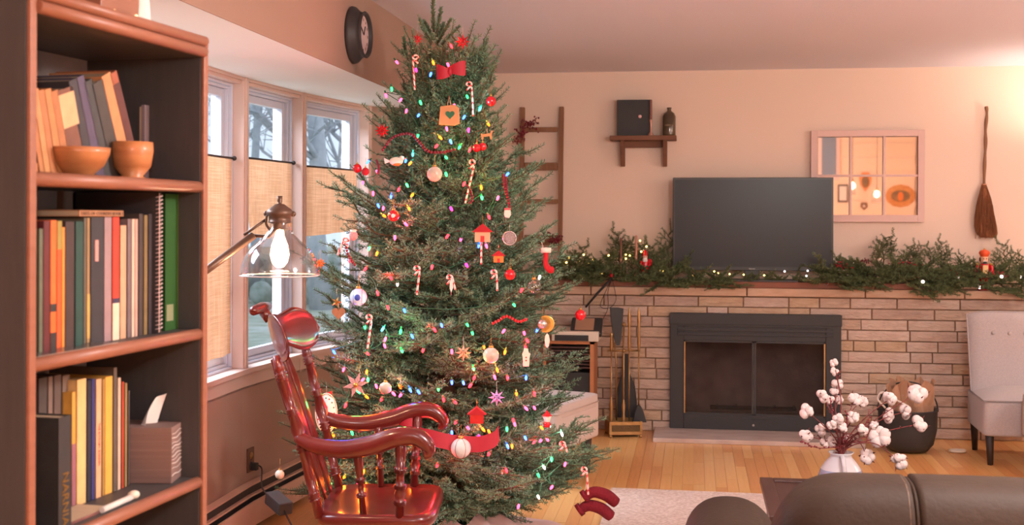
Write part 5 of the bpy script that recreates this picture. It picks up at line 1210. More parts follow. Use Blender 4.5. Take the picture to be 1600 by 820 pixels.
# ladder
ld_ = thing('wooden_ladder', 'old wooden ladder leaning on the wall behind the fir tree', 'ladder', bq(845, 437))
yl = YW - .03
for (a, b) in (((816, 168), (813, 440)), ((877, 167), (874.5, 437))):
    A = PY(a[0], a[1], YW - .02); B = PY(b[0], b[1], YW - .12); B.z = max(B.z, ZM + .002)
    d = (B - A).normalized(); Mx = frame((1, 0, 0), None, -d, o=B); L = (A - B).length; part(MB().box((-.015, -.02, 0), (.015, .02, L), 0, Mx), 'rail', M_barn, ld_, bevel=.003)
for (y0, y1, yy) in ((199, 206, .04), (254, 266, .06), (311, 318, .08), (367, 383, .10)):
    a = PY(816, y0, YW - yy); b = PY(875, y1, YW - yy); part(MB().box((a.x + .016, YW - yy - .012, b.z), (b.x - .016, YW - yy + .012, a.z)), 'rung', M_barn, ld_, bevel=.003)
def berry_spray(px, py, s, label, n=60, yy=.14, seed=1):
    rr = random.Random(seed); c = PY(px, py, YW - yy); t = thing('berry_spray', label, 'berries', c, group='burgundy berry sprays on the ladder'); m = MB(); w = MB()
    for i in range(9):
        d = Vector((rr.uniform(-1, 1), rr.uniform(-.4, .1), rr.uniform(-1, .7))).normalized(); L = rr.uniform(.5, 1) * s; e = c + d * L; w.tube([c, e], .0015, 4)
        for k in range(7): m.ball(c + d * L * (k + 1) / 7 + Vector((rr.uniform(-.012, .012), rr.uniform(-.01, .01), rr.uniform(-.012, .012))), rr.uniform(.0055, .008), 6, 4)
    part(m, 'berry_cluster', M_berry, t); part(w, 'twig_cluster', M_twig, t)
berry_spray(828, 193, .10, 'burgundy berry spray tied to the top rung of the ladder', seed=1); berry_spray(813, 212, .09, 'burgundy berry spray trailing below the top rung', seed=2); berry_spray(868, 372, .07, 'burgundy berry spray on the lowest visible ladder rung', seed=3)
# shelf
p0 = bq(955, 214); p1 = bq(1057.5, 220.5)
sh = thing('wall_shelf', 'small rustic wooden wall shelf on two legs above the mantel', 'shelf', (bq(1006, 217).x, YW, p1.z))
part(MB().box((p0.x, YW - .15, p1.z), (p1.x, YW - .002, p0.z)), 'shelf_board', M_barn2, sh, bevel=.003)
for (a, b) in ((970, 976.5), (1036, 1042.5)):
    q0 = bq(a, 221, YW - .06); q1 = bq(b, 260, YW - .03); xm = (q0.x + q1.x) / 2
    part(MB().prism([(YW - .13, p1.z), (YW - .002, p1.z), (YW - .002, q1.z), (YW - .06, q1.z)], xm - .014, xm + .014, Matrix(((0, 1, 0, 0), (1, 0, 0, 0), (0, 0, 1, 0), (0, 0, 0, 1)))), 'leg', M_barn2, sh, bevel=.002)
q0 = bq(976, 222); q1 = bq(1036, 231); part(MB().box((q0.x, YW - .05, q1.z), (q1.x, YW - .03, p1.z)), 'apron', M_barn2, sh, bevel=.002)
zsh = p0.z
a = bq(964, 157, YW - .1); b = bq(1017, 213, YW - .1)
bx = thing('black_box', 'square black box with a round pink knob on the wall shelf', 'box', ((a.x + b.x) / 2, YW - .07, zsh)); hh = a.z - b.z
part(MB().box((a.x, YW - .1, zsh), (b.x, YW - .03, zsh + hh)), 'case', M_black, bx, bevel=.002); kq = PY(1000, 182, YW - .1)
part(MB().lathe([(0, 0), (.011, 0), (.012, .004), (.008, .008), (0, .009)], 16, c=(kq.x, YW - .1, kq.z), M=Matrix.Rotation(R(90), 3, 'X')), 'round_knob', mat('pink white enamel', (222, 176, 176), .4), bx)
c = bq(1017, 213, YW - .125); cs = thing('candlestick', 'slim copper candlestick with a tall taper candle before the black box', 'candlestick', (c.x, YW - .125, zsh))
M_cop = mat('pale copper', (206, 156, 138), .4, metal=.5)
part(MB().lathe([(0, 0), (.022, 0), (.018, .008), (.007, .025), (.006, .07), (.008, .09), (.011, .1), (.011, .112), (.0, .112)], 16, c=(c.x, YW - .125, zsh)), 'stand', M_cop, cs); part(MB().lathe([(0, .10), (.009, .10), (.0085, .245), (.003, .25), (0, .25)], 12, c=(c.x, YW - .125, zsh)), 'taper', mat('mauve brown taper', (140, 96, 88), .5), cs)
c = bq(1045.5, 213, YW - .08); bt = thing('glass_bottle', 'dark amber glass bottle with faint lettering on the wall shelf', 'bottle', (c.x, YW - .08, zsh)); bh = bq(1045, 168, YW - .08).z - zsh
M_amb = mat('dark amber glass', (72, 58, 44), .12, coat=.6, col2=(96, 78, 52), scale=10)
part(MB().lathe([(0, 0), (.044, 0), (.046, .01), (.046, bh * .68), (.036, bh * .8), (.016, bh * .87), (.012, bh * .94), (.016, bh * .95), (.016, bh), (0, bh)], 28, c=(c.x, YW - .08, zsh)), 'glass_body', M_amb, bt)
me = text_mesh('HERBAL', .016); me.materials.clear(); me.materials.append(mat('faint bottle lettering', (158, 132, 104), .6)); me.transform(Matrix(((1, 0, 0, 0), (0, 0, -1, -.0466), (0, 1, 0, bh * .36), (0, 0, 0, 1)))); link('lettering', me, bt)
# television
t0 = PY(1051.5, 277.5, YB + .08); t1 = PY(1302, 424, YB + .08); yt = YB + .08
tv = thing('television', 'black flat-screen television standing on the mantel', 'television', ((t0.x + t1.x) / 2, yt, ZM))
part(MB().box((t0.x, yt, t1.z), (t1.x, yt + .035, t0.z)), 'bezel', M_blackgloss, tv, bevel=.004)
part(MB().box((t0.x + .014, yt - .001, t1.z + .026), (t1.x - .014, yt + .001, t0.z - .014)), 'screen', M_screen, tv)
part(MB().box((t0.x + .25, yt + .034, t1.z + .1), (t1.x - .25, yt + .06, t0.z - .15)), 'rear_housing', M_blackgloss, tv, bevel=.004)
xm = (t0.x + t1.x) / 2
part(MB().box((xm - .05, yt + .01, ZM + .01), (xm + .05, yt + .035, t1.z + .02)), 'neck', M_blackgloss, tv, bevel=.003); part(MB().prism([(-.3, -.085), (.3, -.085), (.26, .1), (-.26, .1)], 0, .012, Matrix(((1, 0, 0, xm), (0, 0, 1, yt + .02), (0, 1, 0, ZM), (0, 0, 0, 1)))), 'stand_base', M_blackgloss, tv)
me = text_mesh('SAMSUNG', .009); me.materials.clear(); me.materials.append(mat('logo silver', (190, 190, 190), .4)); lq = PY(1175, 419, yt); me.transform(Matrix(((1, 0, 0, lq.x - xm), (0, 0, -1, -.0012), (0, 1, 0, t1.z + .013 - ZM), (0, 0, 0, 1)))); link('lettering', me, tv)
# mirror made from an old window sash
a = PY(1267, 204, YW - .03); b = PY(1444, 347, YW - .03)
mw, mh = b.x - a.x, a.z - b.z; TIL = 1.0
mr = thing('window_mirror', 'six-pane white window frame hung as a mirror behind the television', 'mirror', ((a.x + b.x) / 2, YW - .012, b.z), rot=(R(TIL), 0, R(0.0)))
M_mframe = mat('mirror frame pinkish white', (222, 186, 176), .6)
W2 = mw / 2; fw = .044
def mbx(a, b, n='frame_rail', mt=M_mframe, bev=.002): part(MB().box(a, b), n, mt, mr, world=False, bevel=bev)
mbx((-W2, -.03, 0), (-W2 + fw, 0, mh)); mbx((W2 - fw, -.03, 0), (W2, 0, mh)); mbx((-W2 + fw, -.03, 0), (W2 - fw, 0, fw + .004)); mbx((-W2 + fw, -.03, mh - fw), (W2 - fw, 0, mh))
iw = mw - 2 * fw
for k in (1, 2): mbx((-W2 + fw + iw * k / 3 - .008, -.026, fw), (-W2 + fw + iw * k / 3 + .008, -.004, mh - fw), 'glazing_bar')
mbx((-W2 + fw, -.025, mh * .505 - .008), (W2 - fw, -.005, mh * .505 + .008), 'glazing_bar')
for k in range(3):
    for j in range(2):
        z0_, z1_ = (fw, mh * .505) if j == 0 else (mh * .505, mh - fw); part(MB().box((-W2 + fw + iw * k / 3 + .004, -.008, z0_ + .004), (-W2 + fw + iw * (k + 1) / 3 - .004, -.006, z1_ - .004)), 'mirror_pane', M_mirror, mr, world=False)
# broom
bt_ = thing('hearth_broom', 'straw hearth broom with a crooked twig handle hung on the wall', 'broom', bq(1541, 372, YW - .04))
pts = [PY(x, y, YW - .03) for x, y in ((1541, 166), (1542, 178), (1540, 200), (1540, 225), (1538.5, 255), (1537.5, 290))]
part(MB().tube(catmull(pts, 5), [.0105 + .002 * math.sin(i) for i in range(26)], 9), 'handle', M_barn, bt_)
M_straw = mat('broom straw', (140, 82, 50), .9, col2=(170, 108, 70), scale=20, stretch=(12, 12, .6), bump=1, bscale=40)
rows = [(287, 1534, 1541), (300, 1530.5, 1544.5), (320, 1525.5, 1549.5), (340, 1522.5, 1555), (355, 1522.5, 1558), (365, 1526, 1559), (371, 1532, 1556.5)]
vs = []; n = 18
for (y, xa, xb) in rows:
    A = PY(xa, y, YW - .035); B = PY(xb, y, YW - .035); c = (A + B) / 2; r = (B.x - A.x) / 2
    for j in range(n): an = 2 * math.pi * j / n; vs.append((c.x + r * math.cos(an), c.y + min(r, .03) * .8 * math.sin(an), c.z))
m = MB().add(vs, [(i * n + j, i * n + (j + 1) % n, (i + 1) * n + (j + 1) % n, (i + 1) * n + j) for i in range(len(rows) - 1) for j in range(n)] + [tuple((len(rows) - 1) * n + j for j in range(n))], 0, True)
part(m, 'straw_head', M_straw, bt_); rr = random.Random(9); m = MB()
for k in range(90):
    u = rr.uniform(-1, 1); A = PY(1538 + u * 4, 291, YW - .05); y2 = rr.uniform(345, 374); B = PY(1540.5 + u * 16.5, y2, YW - .058 - rr.uniform(0, .004)); mid = PY(1538.5 + u * 13, 322, YW - .062); m.tube(catmull([A, mid, B], 3), .0016, 3, caps=False)
tag(part(m, 'straw_strands', M_straw, bt_), None, None, kind='stuff')
for yy in (288, 292): q = PY(1538, yy, YW - .035); part(MB().lathe([(.0155, -.003), (.018, 0), (.0155, .003)], 14, c=(q.x, q.y, q.z)), 'binding', M_tan, bt_)

# ================================================================== MANTEL: garlands
gm_ = {}
for k in range(5): gm_[k] = fir_branch(.22, 300 + k, dens=620, curl=.2, nw=.0021).mesh('sprig', [M_twig, M_needle2])
for k in range(3): gm_[5 + k] = fir_branch(.38, 320 + k, dens=520, curl=.15, nw=.0021).mesh('sprig', [M_twig, M_needle2])
def sprig(par, p, d, L, k=None, up=(0, 0, 1)):
    k = rr.randrange(5) if L < .3 else 5 + rr.randrange(3)
    o = link('sprig', gm_[k], par, loc=p - Vector(par.location)); d = Vector(d).normalized(); u = Vector(up) if abs(d.z) < .95 else Vector((0, 1, 0))
    o.rotation_euler = frame(d, None, u).to_3x3().to_euler(); s = L / (.28 if k < 5 else .45); o.scale = (s, s, s)
yg = YB + .04
def garland(xa, xb, n, label, z=.99, seed=0, hang=.3, ys=(YB - .02, YB + .12), zj=.04, Ls=(.16, .26)):
    c0 = PY(xa, 440, yg); c1 = PY(xb, 440, yg); t = thing('pine_garland', label, 'garland', ((c0.x + c1.x) / 2, yg, z)); m = MB().tube([(c0.x + (c1.x - c0.x) * i / 12, yg + .02 * math.sin(i * 2), z + .03) for i in range(13)], .006, 6); part(m, 'stem', M_twig, t)
    for i in range(n):
        x = c0.x + (c1.x - c0.x) * (i + rr.random()) / n; s_ = rr.choice((-1, 1)); y = rr.uniform(*ys)
        if rr.random() < hang: d = (s_ * rr.uniform(.4, 1), rr.uniform(-.6, -.2), rr.uniform(-.5, .05)); y = YB - .02
        else: d = (s_ * rr.uniform(.4, 1), rr.uniform(-.5, .1), rr.uniform(.0, .6))
        L = rr.uniform(*Ls); dl = Vector(d).normalized()
        if y + dl.y * L > YW - .04: d = (d[0], -.2, d[2])
        sprig(t, Vector((x, y, z + .02 + rr.uniform(0, zj))), d, L)
    return t
rr = random.Random(21)
g1 = garland(858, 1050, 62, 'green pine garland on the mantel left of the television', z=1.005, zj=.03)
def spr(g, lst, y=.06, L0=None):
    for (px, py, bx_, by_) in lst:
        a = PY(bx_, by_, YB + y); b = PY(px, py, YB + y - .03); sprig(g, a, b - a, (b - a).length, up=(0, -1, .2))
spr(g1, [(908, 374, 905, 425), (893, 385, 900, 430), (922, 400, 912, 432), (967, 349, 970, 415), (945, 392, 970, 412), (985, 367, 970, 405), (955, 378, 975, 400), (1000, 372, 1000, 420), (1018, 372, 1010, 425), (1032, 378, 1022, 428), (1046, 342, 1046, 425), (1044, 365, 1046, 430), (1012, 390, 1020, 430), (884, 395, 890, 432), (988, 395, 990, 430)], .10)
g2 = garland(1045, 1150, 22, 'pine garland drooping over the mantel edge under the left of the television', z=1.0, zj=.0, Ls=(.12, .2), hang=.7, ys=(YB - .02, YB + .02))
spr(g2, [(1097, 418, 1092, 436), (1090, 452, 1088, 430), (1110, 450, 1095, 432), (1078, 446, 1085, 428)], -.03)
g4 = garland(1150, 1300, 20, 'thin pine garland under the television stand', z=1.0, zj=.0, Ls=(.08, .13), hang=.0, ys=(YB + .02, YB + .05))
g3 = garland(1302, 1625, 120, 'thick pine garland on the mantel right of the television', z=.995, zj=.06, Ls=(.16, .28), hang=.35)
spr(g3, [(1386, 358, 1380, 412), (1372, 366, 1380, 395), (1398, 369, 1382, 392), (1404, 388, 1380, 400), (1358, 392, 1375, 412), (1420, 375, 1422, 420), (1444, 374, 1425, 405), (1436, 388, 1420, 415), (1458, 380, 1450, 420), (1478, 369, 1465, 415), (1487, 384, 1465, 408), (1490, 392, 1475, 415), (1505, 392, 1500, 420), (1569, 370, 1571, 420), (1560, 395, 1560, 425), (1590, 386, 1588, 425), (1600, 392, 1598, 428), (1580, 400, 1575, 430), (1518, 402, 1515, 428), (1308, 398, 1308, 430), (1318, 402, 1320, 432), (1328, 405, 1330, 432), (1345, 405, 1340, 432), (1404, 420, 1410, 430), (1465, 455, 1450, 438), (1500, 455, 1480, 440), (1540, 458, 1530, 440), (1575, 458, 1560, 442), (1390, 448, 1388, 428), (1382, 440, 1380, 428)], .10)
berr = tag(bpy.data.objects.new('x', None), None, None); bpy.data.objects.remove(berr)
def gberry(px, py, s, label, n=22, seed=0, y=-.02):
    rr = random.Random(seed); c = PY(px, py, YB + y); t = thing('red_berry_pick', label, 'berries', c, group='red berry picks in the mantel garland'); w = MB(); m = MB()
    for i in range(n):
        e = c + Vector((rr.gauss(0, s), rr.uniform(-.03, .01), rr.gauss(0, s * .4))); w.tube([c, e], .001, 3, caps=False); m.ball(e, rr.uniform(.004, .0065), 6, 4)
    part(w, 'stem', M_twig, t); part(m, 'berry_cluster', M_berry if seed % 2 else mat('crimson berries', (168, 36, 50), .4), t)
for i, (x, y, s, lb) in enumerate(((1316, 414, .03, 'berry pick over the stack of white rolls'), (1350, 408, .02, 'berry pick left of the white candle'), (1420, 411, .035, 'berry pick above the stack of old books'), (1446, 430, .03, 'berry pick right of the stack of old books'), (1492, 426, .03, 'berry pick left of the nutcracker'), (1515, 432, .04, 'berry pick spreading at the nutcracker foot'), (1556, 428, .03, 'berry pick right of the nutcracker'), (1583, 434, .035, 'berry pick at the far right of the mantel'))): gberry(x, y, s, 'red ' + lb, seed=i)
# fairy lights
def fairy(lst, label, col, strn, y=-.03, r=.006, group='warm fairy lights on the mantel'):
    ws = [PY(x, yy, YB + y + (q if q else 0)) for x, yy, q in lst]; t = thing('fairy_lights', label, 'string lights', ws[0], group=group); me = MB().ball((0, 0, 0), r, 8, 6).mesh('light_bulb', mat('fairy light ' + str(col), (255, 220, 170), .3, emit=col, estr=strn))
    for w in ws: link('light_bulb', me, t, loc=w - ws[0])
    pth = []
    for i, w in enumerate(ws):
        if i: pth.append((ws[i - 1] + w) / 2 + Vector((0, .02, -.012)))
        pth.append(w)
    part(MB().tube(catmull(pth, 4), .0012, 4), 'wire', M_green, t)
fairy([(885, 410, .08), (889, 403, .1), (915, 418, .05), (920, 412, .08), (927, 406, .1), (912, 398, .12), (940, 427, 0), (951, 399, 0), (978, 398, .1), (984, 399, .08), (978, 404, .09), (1002, 393, 0), (1000, 376, .1), (1031, 422, 0), (1036, 424, 0), (1010, 385, .12), (905, 408, .12)], 'warm yellow fairy lights glowing in the garland left of the television', (1, .62, .12), 8, y=.0)
fairy([(1058, 421, .05), (1083, 430, .02), (1116, 424, .05), (1122, 427, .05), (1140, 428, .05), (1162, 429, .05), (1194, 430, 0)], 'warm fairy lights under the left half of the television', (1, .6, .15), 7, y=.0, r=.005)
fairy([(1226, 424, .04), (1262, 423, .04), (1260, 431, .0), (1334, 410, .05)], 'white fairy lights under the right half of the television', (1, .82, .78), 4, y=.0)
fairy([(1442, 440, -.01), (1497, 434, 0), (1531, 449, -.02), (1565, 432, 0), (1594, 433, 0)], 'larger pinkish white lights in the right-hand garland', (1, .78, .74), 3.2, y=-.06, r=.0105)
# candlesticks, figure, candle, books, rolls, nutcracker, tag
for (px, yt_, yb_, ym_, lb) in ((970, 372, 436, 405, 'left candlestick with a brown taper in the mantel garland'), (994, 368, 430, 402, 'right candlestick with a peach taper beside the red-coated figure')):
    base = PY(px, yb_, YB + .05); base.z = ZM + .001; top_ = PY(px, yt_, YB + .05).z; mid = PY(px, ym_, YB + .05).z; t = thing('candlestick', lb, 'candlestick', base, group='candlesticks on the mantel')
    part(MB().lathe([(0, 0), (.018, 0), (.015, .006), (.004, .015), (.0035, mid - base.z - .02), (.009, mid - base.z - .015), (.009, mid - base.z + .005), (0, mid - base.z + .005)], 14, c=base), 'stand', M_cop, t); part(MB().lathe([(.0085, mid - base.z), (.008, top_ - base.z), (0, top_ - base.z + .004)], 12, c=base), 'taper', mat('brown taper' if px < 980 else 'peach taper', (130, 84, 70) if px < 980 else (206, 138, 116), .5), t)
b = PY(1008, 429, YB + .02); b.z = ZM + .001; H = PY(1008, 390, YB + .02).z - b.z
t = thing('holiday_figurine', 'small figurine in a red coat and cap with a white beard on the mantel', 'figurine', b)
def fp(m, n, mt): part(m, n, mt, t, world=False)
fp(MB().lathe([(0, 0), (.016, 0), (.017, .01), (.012, .02), (.012, .02)], 14), 'boots', M_black)
fp(MB().lathe([(.024, .02), (.028, .03), (.024, H * .5), (.022, H * .62), (.012, H * .72), (0, H * .74)], 16), 'coat', M_red); fp(MB().lathe([(.0285, .018), (.0305, .024), (.0285, .032)], 16), 'fur_hem', M_paper)
fp(MB().ball((0, -.004, H * .76), .017, 12, 10), 'head', mat('figurine skin', (224, 160, 140), .5)); fp(MB().ball((0, -.014, H * .66), .017, 12, 8, (1, .6, 1.3)), 'beard', M_paper); fp(MB().lathe([(.018, H * .80), (.014, H * .92), (.004, H * 1.0), (0, H)], 12), 'cap', M_red); fp(MB().ball((-.012, -.004, H * .98), .006), 'pompom', M_paper)
for s_ in (-1, 1): fp(MB().tube([(s_ * .02, 0, H * .62), (s_ * .034, -.006, H * .5), (s_ * .02, -.022, H * .46)], [.01, .009, .008], 8), 'sleeve', M_red); fp(MB().ball((s_ * .017, -.025, H * .46), .007), 'mitten', M_green)
fp(MB().ball((.03, .01, H * .6), .02, sc=(.9, .8, 1.2)), 'sack', M_redm)
for s_ in (-1, 1): fp(MB().ball((s_ * .006, -.02, H * .79), .0018, 6, 4), 'eye', M_black)
b = PY(1370, 441, YB + .03); b.z = ZM + .001; H = PY(1370, 403, YB + .03).z - b.z; t = thing('pillar_candle', 'thick white pillar candle in the mantel garland', 'candle', b); part(MB().lathe([(0, 0), (.038, 0), (.039, H - .002), (.035, H), (.02, H - .006), (0, H - .006)], 24), 'wax', mat('ivory wax', (228, 200, 184), .5), t, world=False); part(MB().tube([(0, 0, H - .006), (.002, 0, H + .006)], .0012, 4), 'wick', M_black, t, world=False)
z = ZM + .001
for i, (xa, xb, hh, c, lb) in enumerate(((1392, 1433, .020, (112, 66, 52), 'dark red-brown old book at the bottom of the mantel stack'), (1396, 1430, .028, (176, 120, 78), 'tan book with pale page edges, second from the bottom of the mantel stack'), (1390, 1434, .022, (104, 60, 48), 'maroon old book, third from the bottom of the mantel stack'), (1387, 1438, .036, (112, 78, 60), 'thick brown old book on top of the mantel stack'))):
    a = PY(xa, 430, YB + .02); b_ = PY(xb, 430, YB + .02); o = thing('old_book', lb, 'book', (a.x, YB + .02, z), R(rr.uniform(-2, 2)), 'old books stacked on the mantel'); w_ = b_.x - a.x
    part(MB().box((0, 0, 0), (w_, .14, .003)).box((0, 0, hh - .003), (w_, .14, hh)).box((0, 0, 0), (w_, .003, hh)), 'cover', bmat(c), o, world=False, bevel=.001); part(MB().box((.003, .003, .003), (w_ - .004, .135, hh - .003)), 'pages', M_pages, o, world=False); z += hh + .0006
for (x, y, wp, hp_, lb) in ((1319, 436, 24, 6, 'bottom white roll of the small stack right of the television'), (1319, 430, 25, 6.5, 'middle white roll of the small stack right of the television'), (1315, 423.5, 27, 6.5, 'top white roll of the small stack right of the television')):
    a = PY(x, y, YB + .03); r = hp_ / 2 * 8.3 / F; L = wp / 2 * 8.3 / F; i = (436 - y) / 6.2
    o = thing('white_roll', lb, 'cloth', (a.x, YB + .03, ZM + r + .001 + i * 2 * r), group='white cloth rolls stacked on the mantel'); part(MB().ball((0, 0, 0), 1, 18, 10, (L, .03, r), e=.55), 'roll', M_cream, o, world=False); part(MB().tube([(L * .3, -.026 * math.cos(k) * 1.08, r * math.sin(k) * 1.0) for k in [q * math.pi / 6 for q in range(12)]], .001, 4), 'band', M_tan, o, world=False)
a = PY(1301.5, 437, YB + .01); o = single(MB().box((a.x - .018, YB, ZM + .001), (a.x + .018, YB + .03, ZM + .018)), 'white_box', M_cream, 'tiny white box beside the stack of white rolls', 'box', bevel=.002)
a = PY(1291, 442, YB - .024); t = thing('ring_pull', 'small metal ring hanging on the mantel plank front', 'ring', a); part(MB().tube([(.014 * math.cos(k), -.002, .014 * math.sin(k)) for k in [q * math.pi / 10 for q in range(21)]], .0016, 6), 'ring', M_silver, t, world=False); part(MB().tube([(0, 0, .014), (0, .004, .028)], .0014, 5), 'eyelet', M_silver, t, world=False)
# nutcracker
b = PY(1538, 440, YB + .02); b.z = ZM + .001 if b.x < mx1 else .982; H = PY(1538, 390, YB + .02).z - b.z
t = thing('nutcracker', 'painted wooden nutcracker soldier in red with an orange crown on the mantel', 'nutcracker', b)
N_w = mat('nutcracker cream', (230, 190, 130), .4); N_o = mat('nutcracker orange', (226, 84, 40), .4)
fp(MB().box((-.036, -.03, 0), (.036, .025, .012)), 'plinth', M_redm)
for s_ in (-1, 1):
    fp(MB().lathe([(.014, .012), (.015, H * .14), (.013, H * .3)], 12, c=(s_ * .016, 0, 0)), 'leg', M_red); fp(MB().ball((s_ * .016, -.012, .018), .013, sc=(1, 1.5, .6)), 'boot', M_black)
    fp(MB().tube([(s_ * .04, 0, H * .62), (s_ * .05, 0, H * .48), (s_ * .046, -.006, H * .36)], [.013, .012, .010], 9), 'arm', M_red); fp(MB().ball((s_ * .045, -.007, H * .33), .011), 'hand', N_w); fp(MB().lathe([(0, H * .62), (.016, H * .63), (.012, H * .66), (0, H * .67)], 10, c=(s_ * .04, 0, 0)), 'epaulette', M_gold)
fp(MB().lathe([(0, H * .28), (.034, H * .28), (.036, H * .36), (.028, H * .42), (.033, H * .64), (.012, H * .67)], 18), 'tunic', M_red); fp(MB().box((-.016, -.036, H * .34), (.016, -.028, H * .62)), 'tunic_front', N_w); fp(MB().lathe([(.0345, H * .37), (.036, H * .39), (.0345, H * .41)], 18), 'belt', M_black)
fp(MB().lathe([(.014, H * .66), (.024, H * .69), (.025, H * .83), (0, H * .85)], 16), 'head', mat('nutcracker face', (232, 176, 140), .4)); fp(MB().ball((0, -.02, H * .66), .018, sc=(.8, .5, 1.1)), 'beard', M_black); fp(MB().ball((0, .008, H * .76), .03, sc=(1.05, .7, 1)), 'hair', M_black); fp(MB().box((-.012, -.028, H * .71), (.012, -.022, H * .735)), 'mouth', M_paper)
for s_ in (-1, 1): fp(MB().ball((s_ * .009, -.024, H * .78), .0035, 8, 6), 'eye', M_black)
fp(MB().lathe([(.025, H * .83), (.028, H * .86), (.036, H * .92), (.030, H * .97), (.01, H), (0, H * 1.01)], 12), 'crown', N_o); fp(MB().ball((0, 0, H * 1.02), .006), 'crown_knob', M_gold)

# ================================================================== ACCENT CHAIRS
def accent(loc, rz, label):
    t = thing('slipper_chair', label, 'chair', loc, rz, 'grey upholstered slipper chairs'); w = .285
    def rib(a, b, n, e=.22): part(MB().ball(((a[0] + b[0]) / 2, (a[1] + b[1]) / 2, (a[2] + b[2]) / 2), 1, 40, 24, ((b[0] - a[0]) / 2, (b[1] - a[1]) / 2, (b[2] - a[2]) / 2), e=e), n, M_chairfab, t, world=False)
    rib((-w, -.27, .17), (w, .28, .385), 'seat_base', .12)
    def sf(u, v): x = -w * 1.0 + 2 * w * u; y = -.275 + .48 * v; return (x, y, .375 + .055 * (1 - abs(2 * u - 1) ** 3) * (1 - abs(2 * v - 1) ** 4) + .004)
    part(MB().grid(sf, 24, 18), 'seat_cushion', M_chairfab, t, world=False)
    part(MB().tube([(-w * .99, .2, .384), (-w * .99, -.262, .384), (-w * .9, -.272, .386), (w * .9, -.272, .386), (w * .99, -.262, .384), (w * .99, .2, .384)], .004, 6), 'piping', M_chairfab, t, world=False)
    # reclined back: rounded slab
    m = MB(); nx, nz = 24, 20; pts = []
    for side in (0, 1):
        for i in range(nx + 1):
            for j in range(nz + 1):
                u = -1 + 2 * i / nx; v = j / nz; zz = .34 + .53 * v; fl = .03 * v; x = (w - .01 + .012 * v) * u; yb = .19 + .10 * v; th = .05 * (1 - abs(u) ** 8 * .6) * (1 - max(0, (v - .9) / .1) ** 2 * .6)
                pil = .012 * math.cos(u * 1.5) if side == 0 else 0
                pts.append((x, yb - th - pil if side == 0 else yb + th * .7, zz - (.02 * abs(u) ** 6 * v if True else 0)))
    n = (nx + 1) * (nz + 1); fs = []
    for i in range(nx):
        for j in range(nz): q = (i * (nz + 1) + j, (i + 1) * (nz + 1) + j, (i + 1) * (nz + 1) + j + 1, i * (nz + 1) + j + 1); fs.append(q); fs.append(tuple(n + k for k in reversed(q)))
    rim = [i * (nz + 1) for i in range(nx + 1)] + [nx * (nz + 1) + j for j in range(1, nz + 1)] + [i * (nz + 1) + nz for i in range(nx - 1, -1, -1)] + [j for j in range(nz - 1, 0, -1)]
    fs += [(rim[(k + 1) % len(rim)], rim[k], n + rim[k], n + rim[(k + 1) % len(rim)]) for k in range(len(rim))]
    part(MB().add(pts, fs, 0, True), 'backrest', M_chairfab, t, world=False, bevel=.012, segs=3)
    edge = [Vector(pts[k]) for k in rim[nx:]]; part(MB().tube([e + Vector((0, -.002, 0)) for e in edge], .004, 6), 'piping', M_chairfab, t, world=False)
    for xx in (-.14, -.045, .045, .14): part(MB().ball((xx, .2, .74), .012, 10, 8, (1, .6, 1)), 'tuft_button', M_chairfab, t, world=False)
    for sx_, sy_ in ((-1, -1), (1, -1), (-1, 1), (1, 1)): part(MB().tube([(sx_ * (w - .04), sy_ * .235 + .005, .2), (sx_ * (w - .045), sy_ * (.245 if sy_ > 0 else .232), .0)], [.026, .016], 4), 'leg', M_legs, t, world=False)
    return t
al = PZ(1549, 727, 0)
accent((al.x + .245, al.y + .235, 0), R(-2), 'grey upholstered slipper chair with button-tufted back against the brick wall')
# second seat barely entering the frame at the right
def ottoman(corner, ang, s1_, s2_, label, name='ottoman', zt=.45):
    t = thing(name, label, 'ottoman', corner, ang, 'pale upholstered ottomans')
    part(MB().ball((-s1_ / 2, s2_ / 2, (.2 + zt - .03) / 2), 1, 44, 26, (s1_ / 2, s2_ / 2, (zt - .03 - .2) / 2), e=.10), 'body', M_ott, t, world=False)
    part(MB().ball((-s1_ / 2, s2_ / 2, zt - .04), 1, 44, 18, (s1_ / 2 + .002, s2_ / 2 + .002, .04), e=.16), 'cushion_top', M_ott, t, world=False)
    part(MB().tube([(-s1_ + .03, -.003, zt - .045), (-.03, -.003, zt - .045), (-.004, .0, zt - .045), (.003, .03, zt - .045), (.003, s2_ - .03, zt - .045)], .004, 6), 'piping', M_ott, t, world=False)
    for a in (-.06, -s1_ + .06):
        for b in (.06, s2_ - .06): part(MB().tube([(a, b, .21), (a, b, 0)], [.034, .022], 4), 'leg', M_legs, t, world=False)
    return t
M_ott = mat('off white upholstery', (206, 188, 180), .9, bump=.3, bscale=240)
c0 = PZ(871, 635, .45); c1 = PZ(938, 613, .45); v = c1 - c0
ottoman((c0.x, c0.y, 0), math.atan2(v.y, v.x) - R(90), .56, v.length, 'off-white upholstered ottoman on dark legs right of the fir tree')
e0 = PZ(1594, 640, .42); ottoman((e0.x + .56 + .13, e0.y + .0, 0), 0, .56, .5, 'pale upholstered seat with a dark leg cut off by the right edge of the photo')

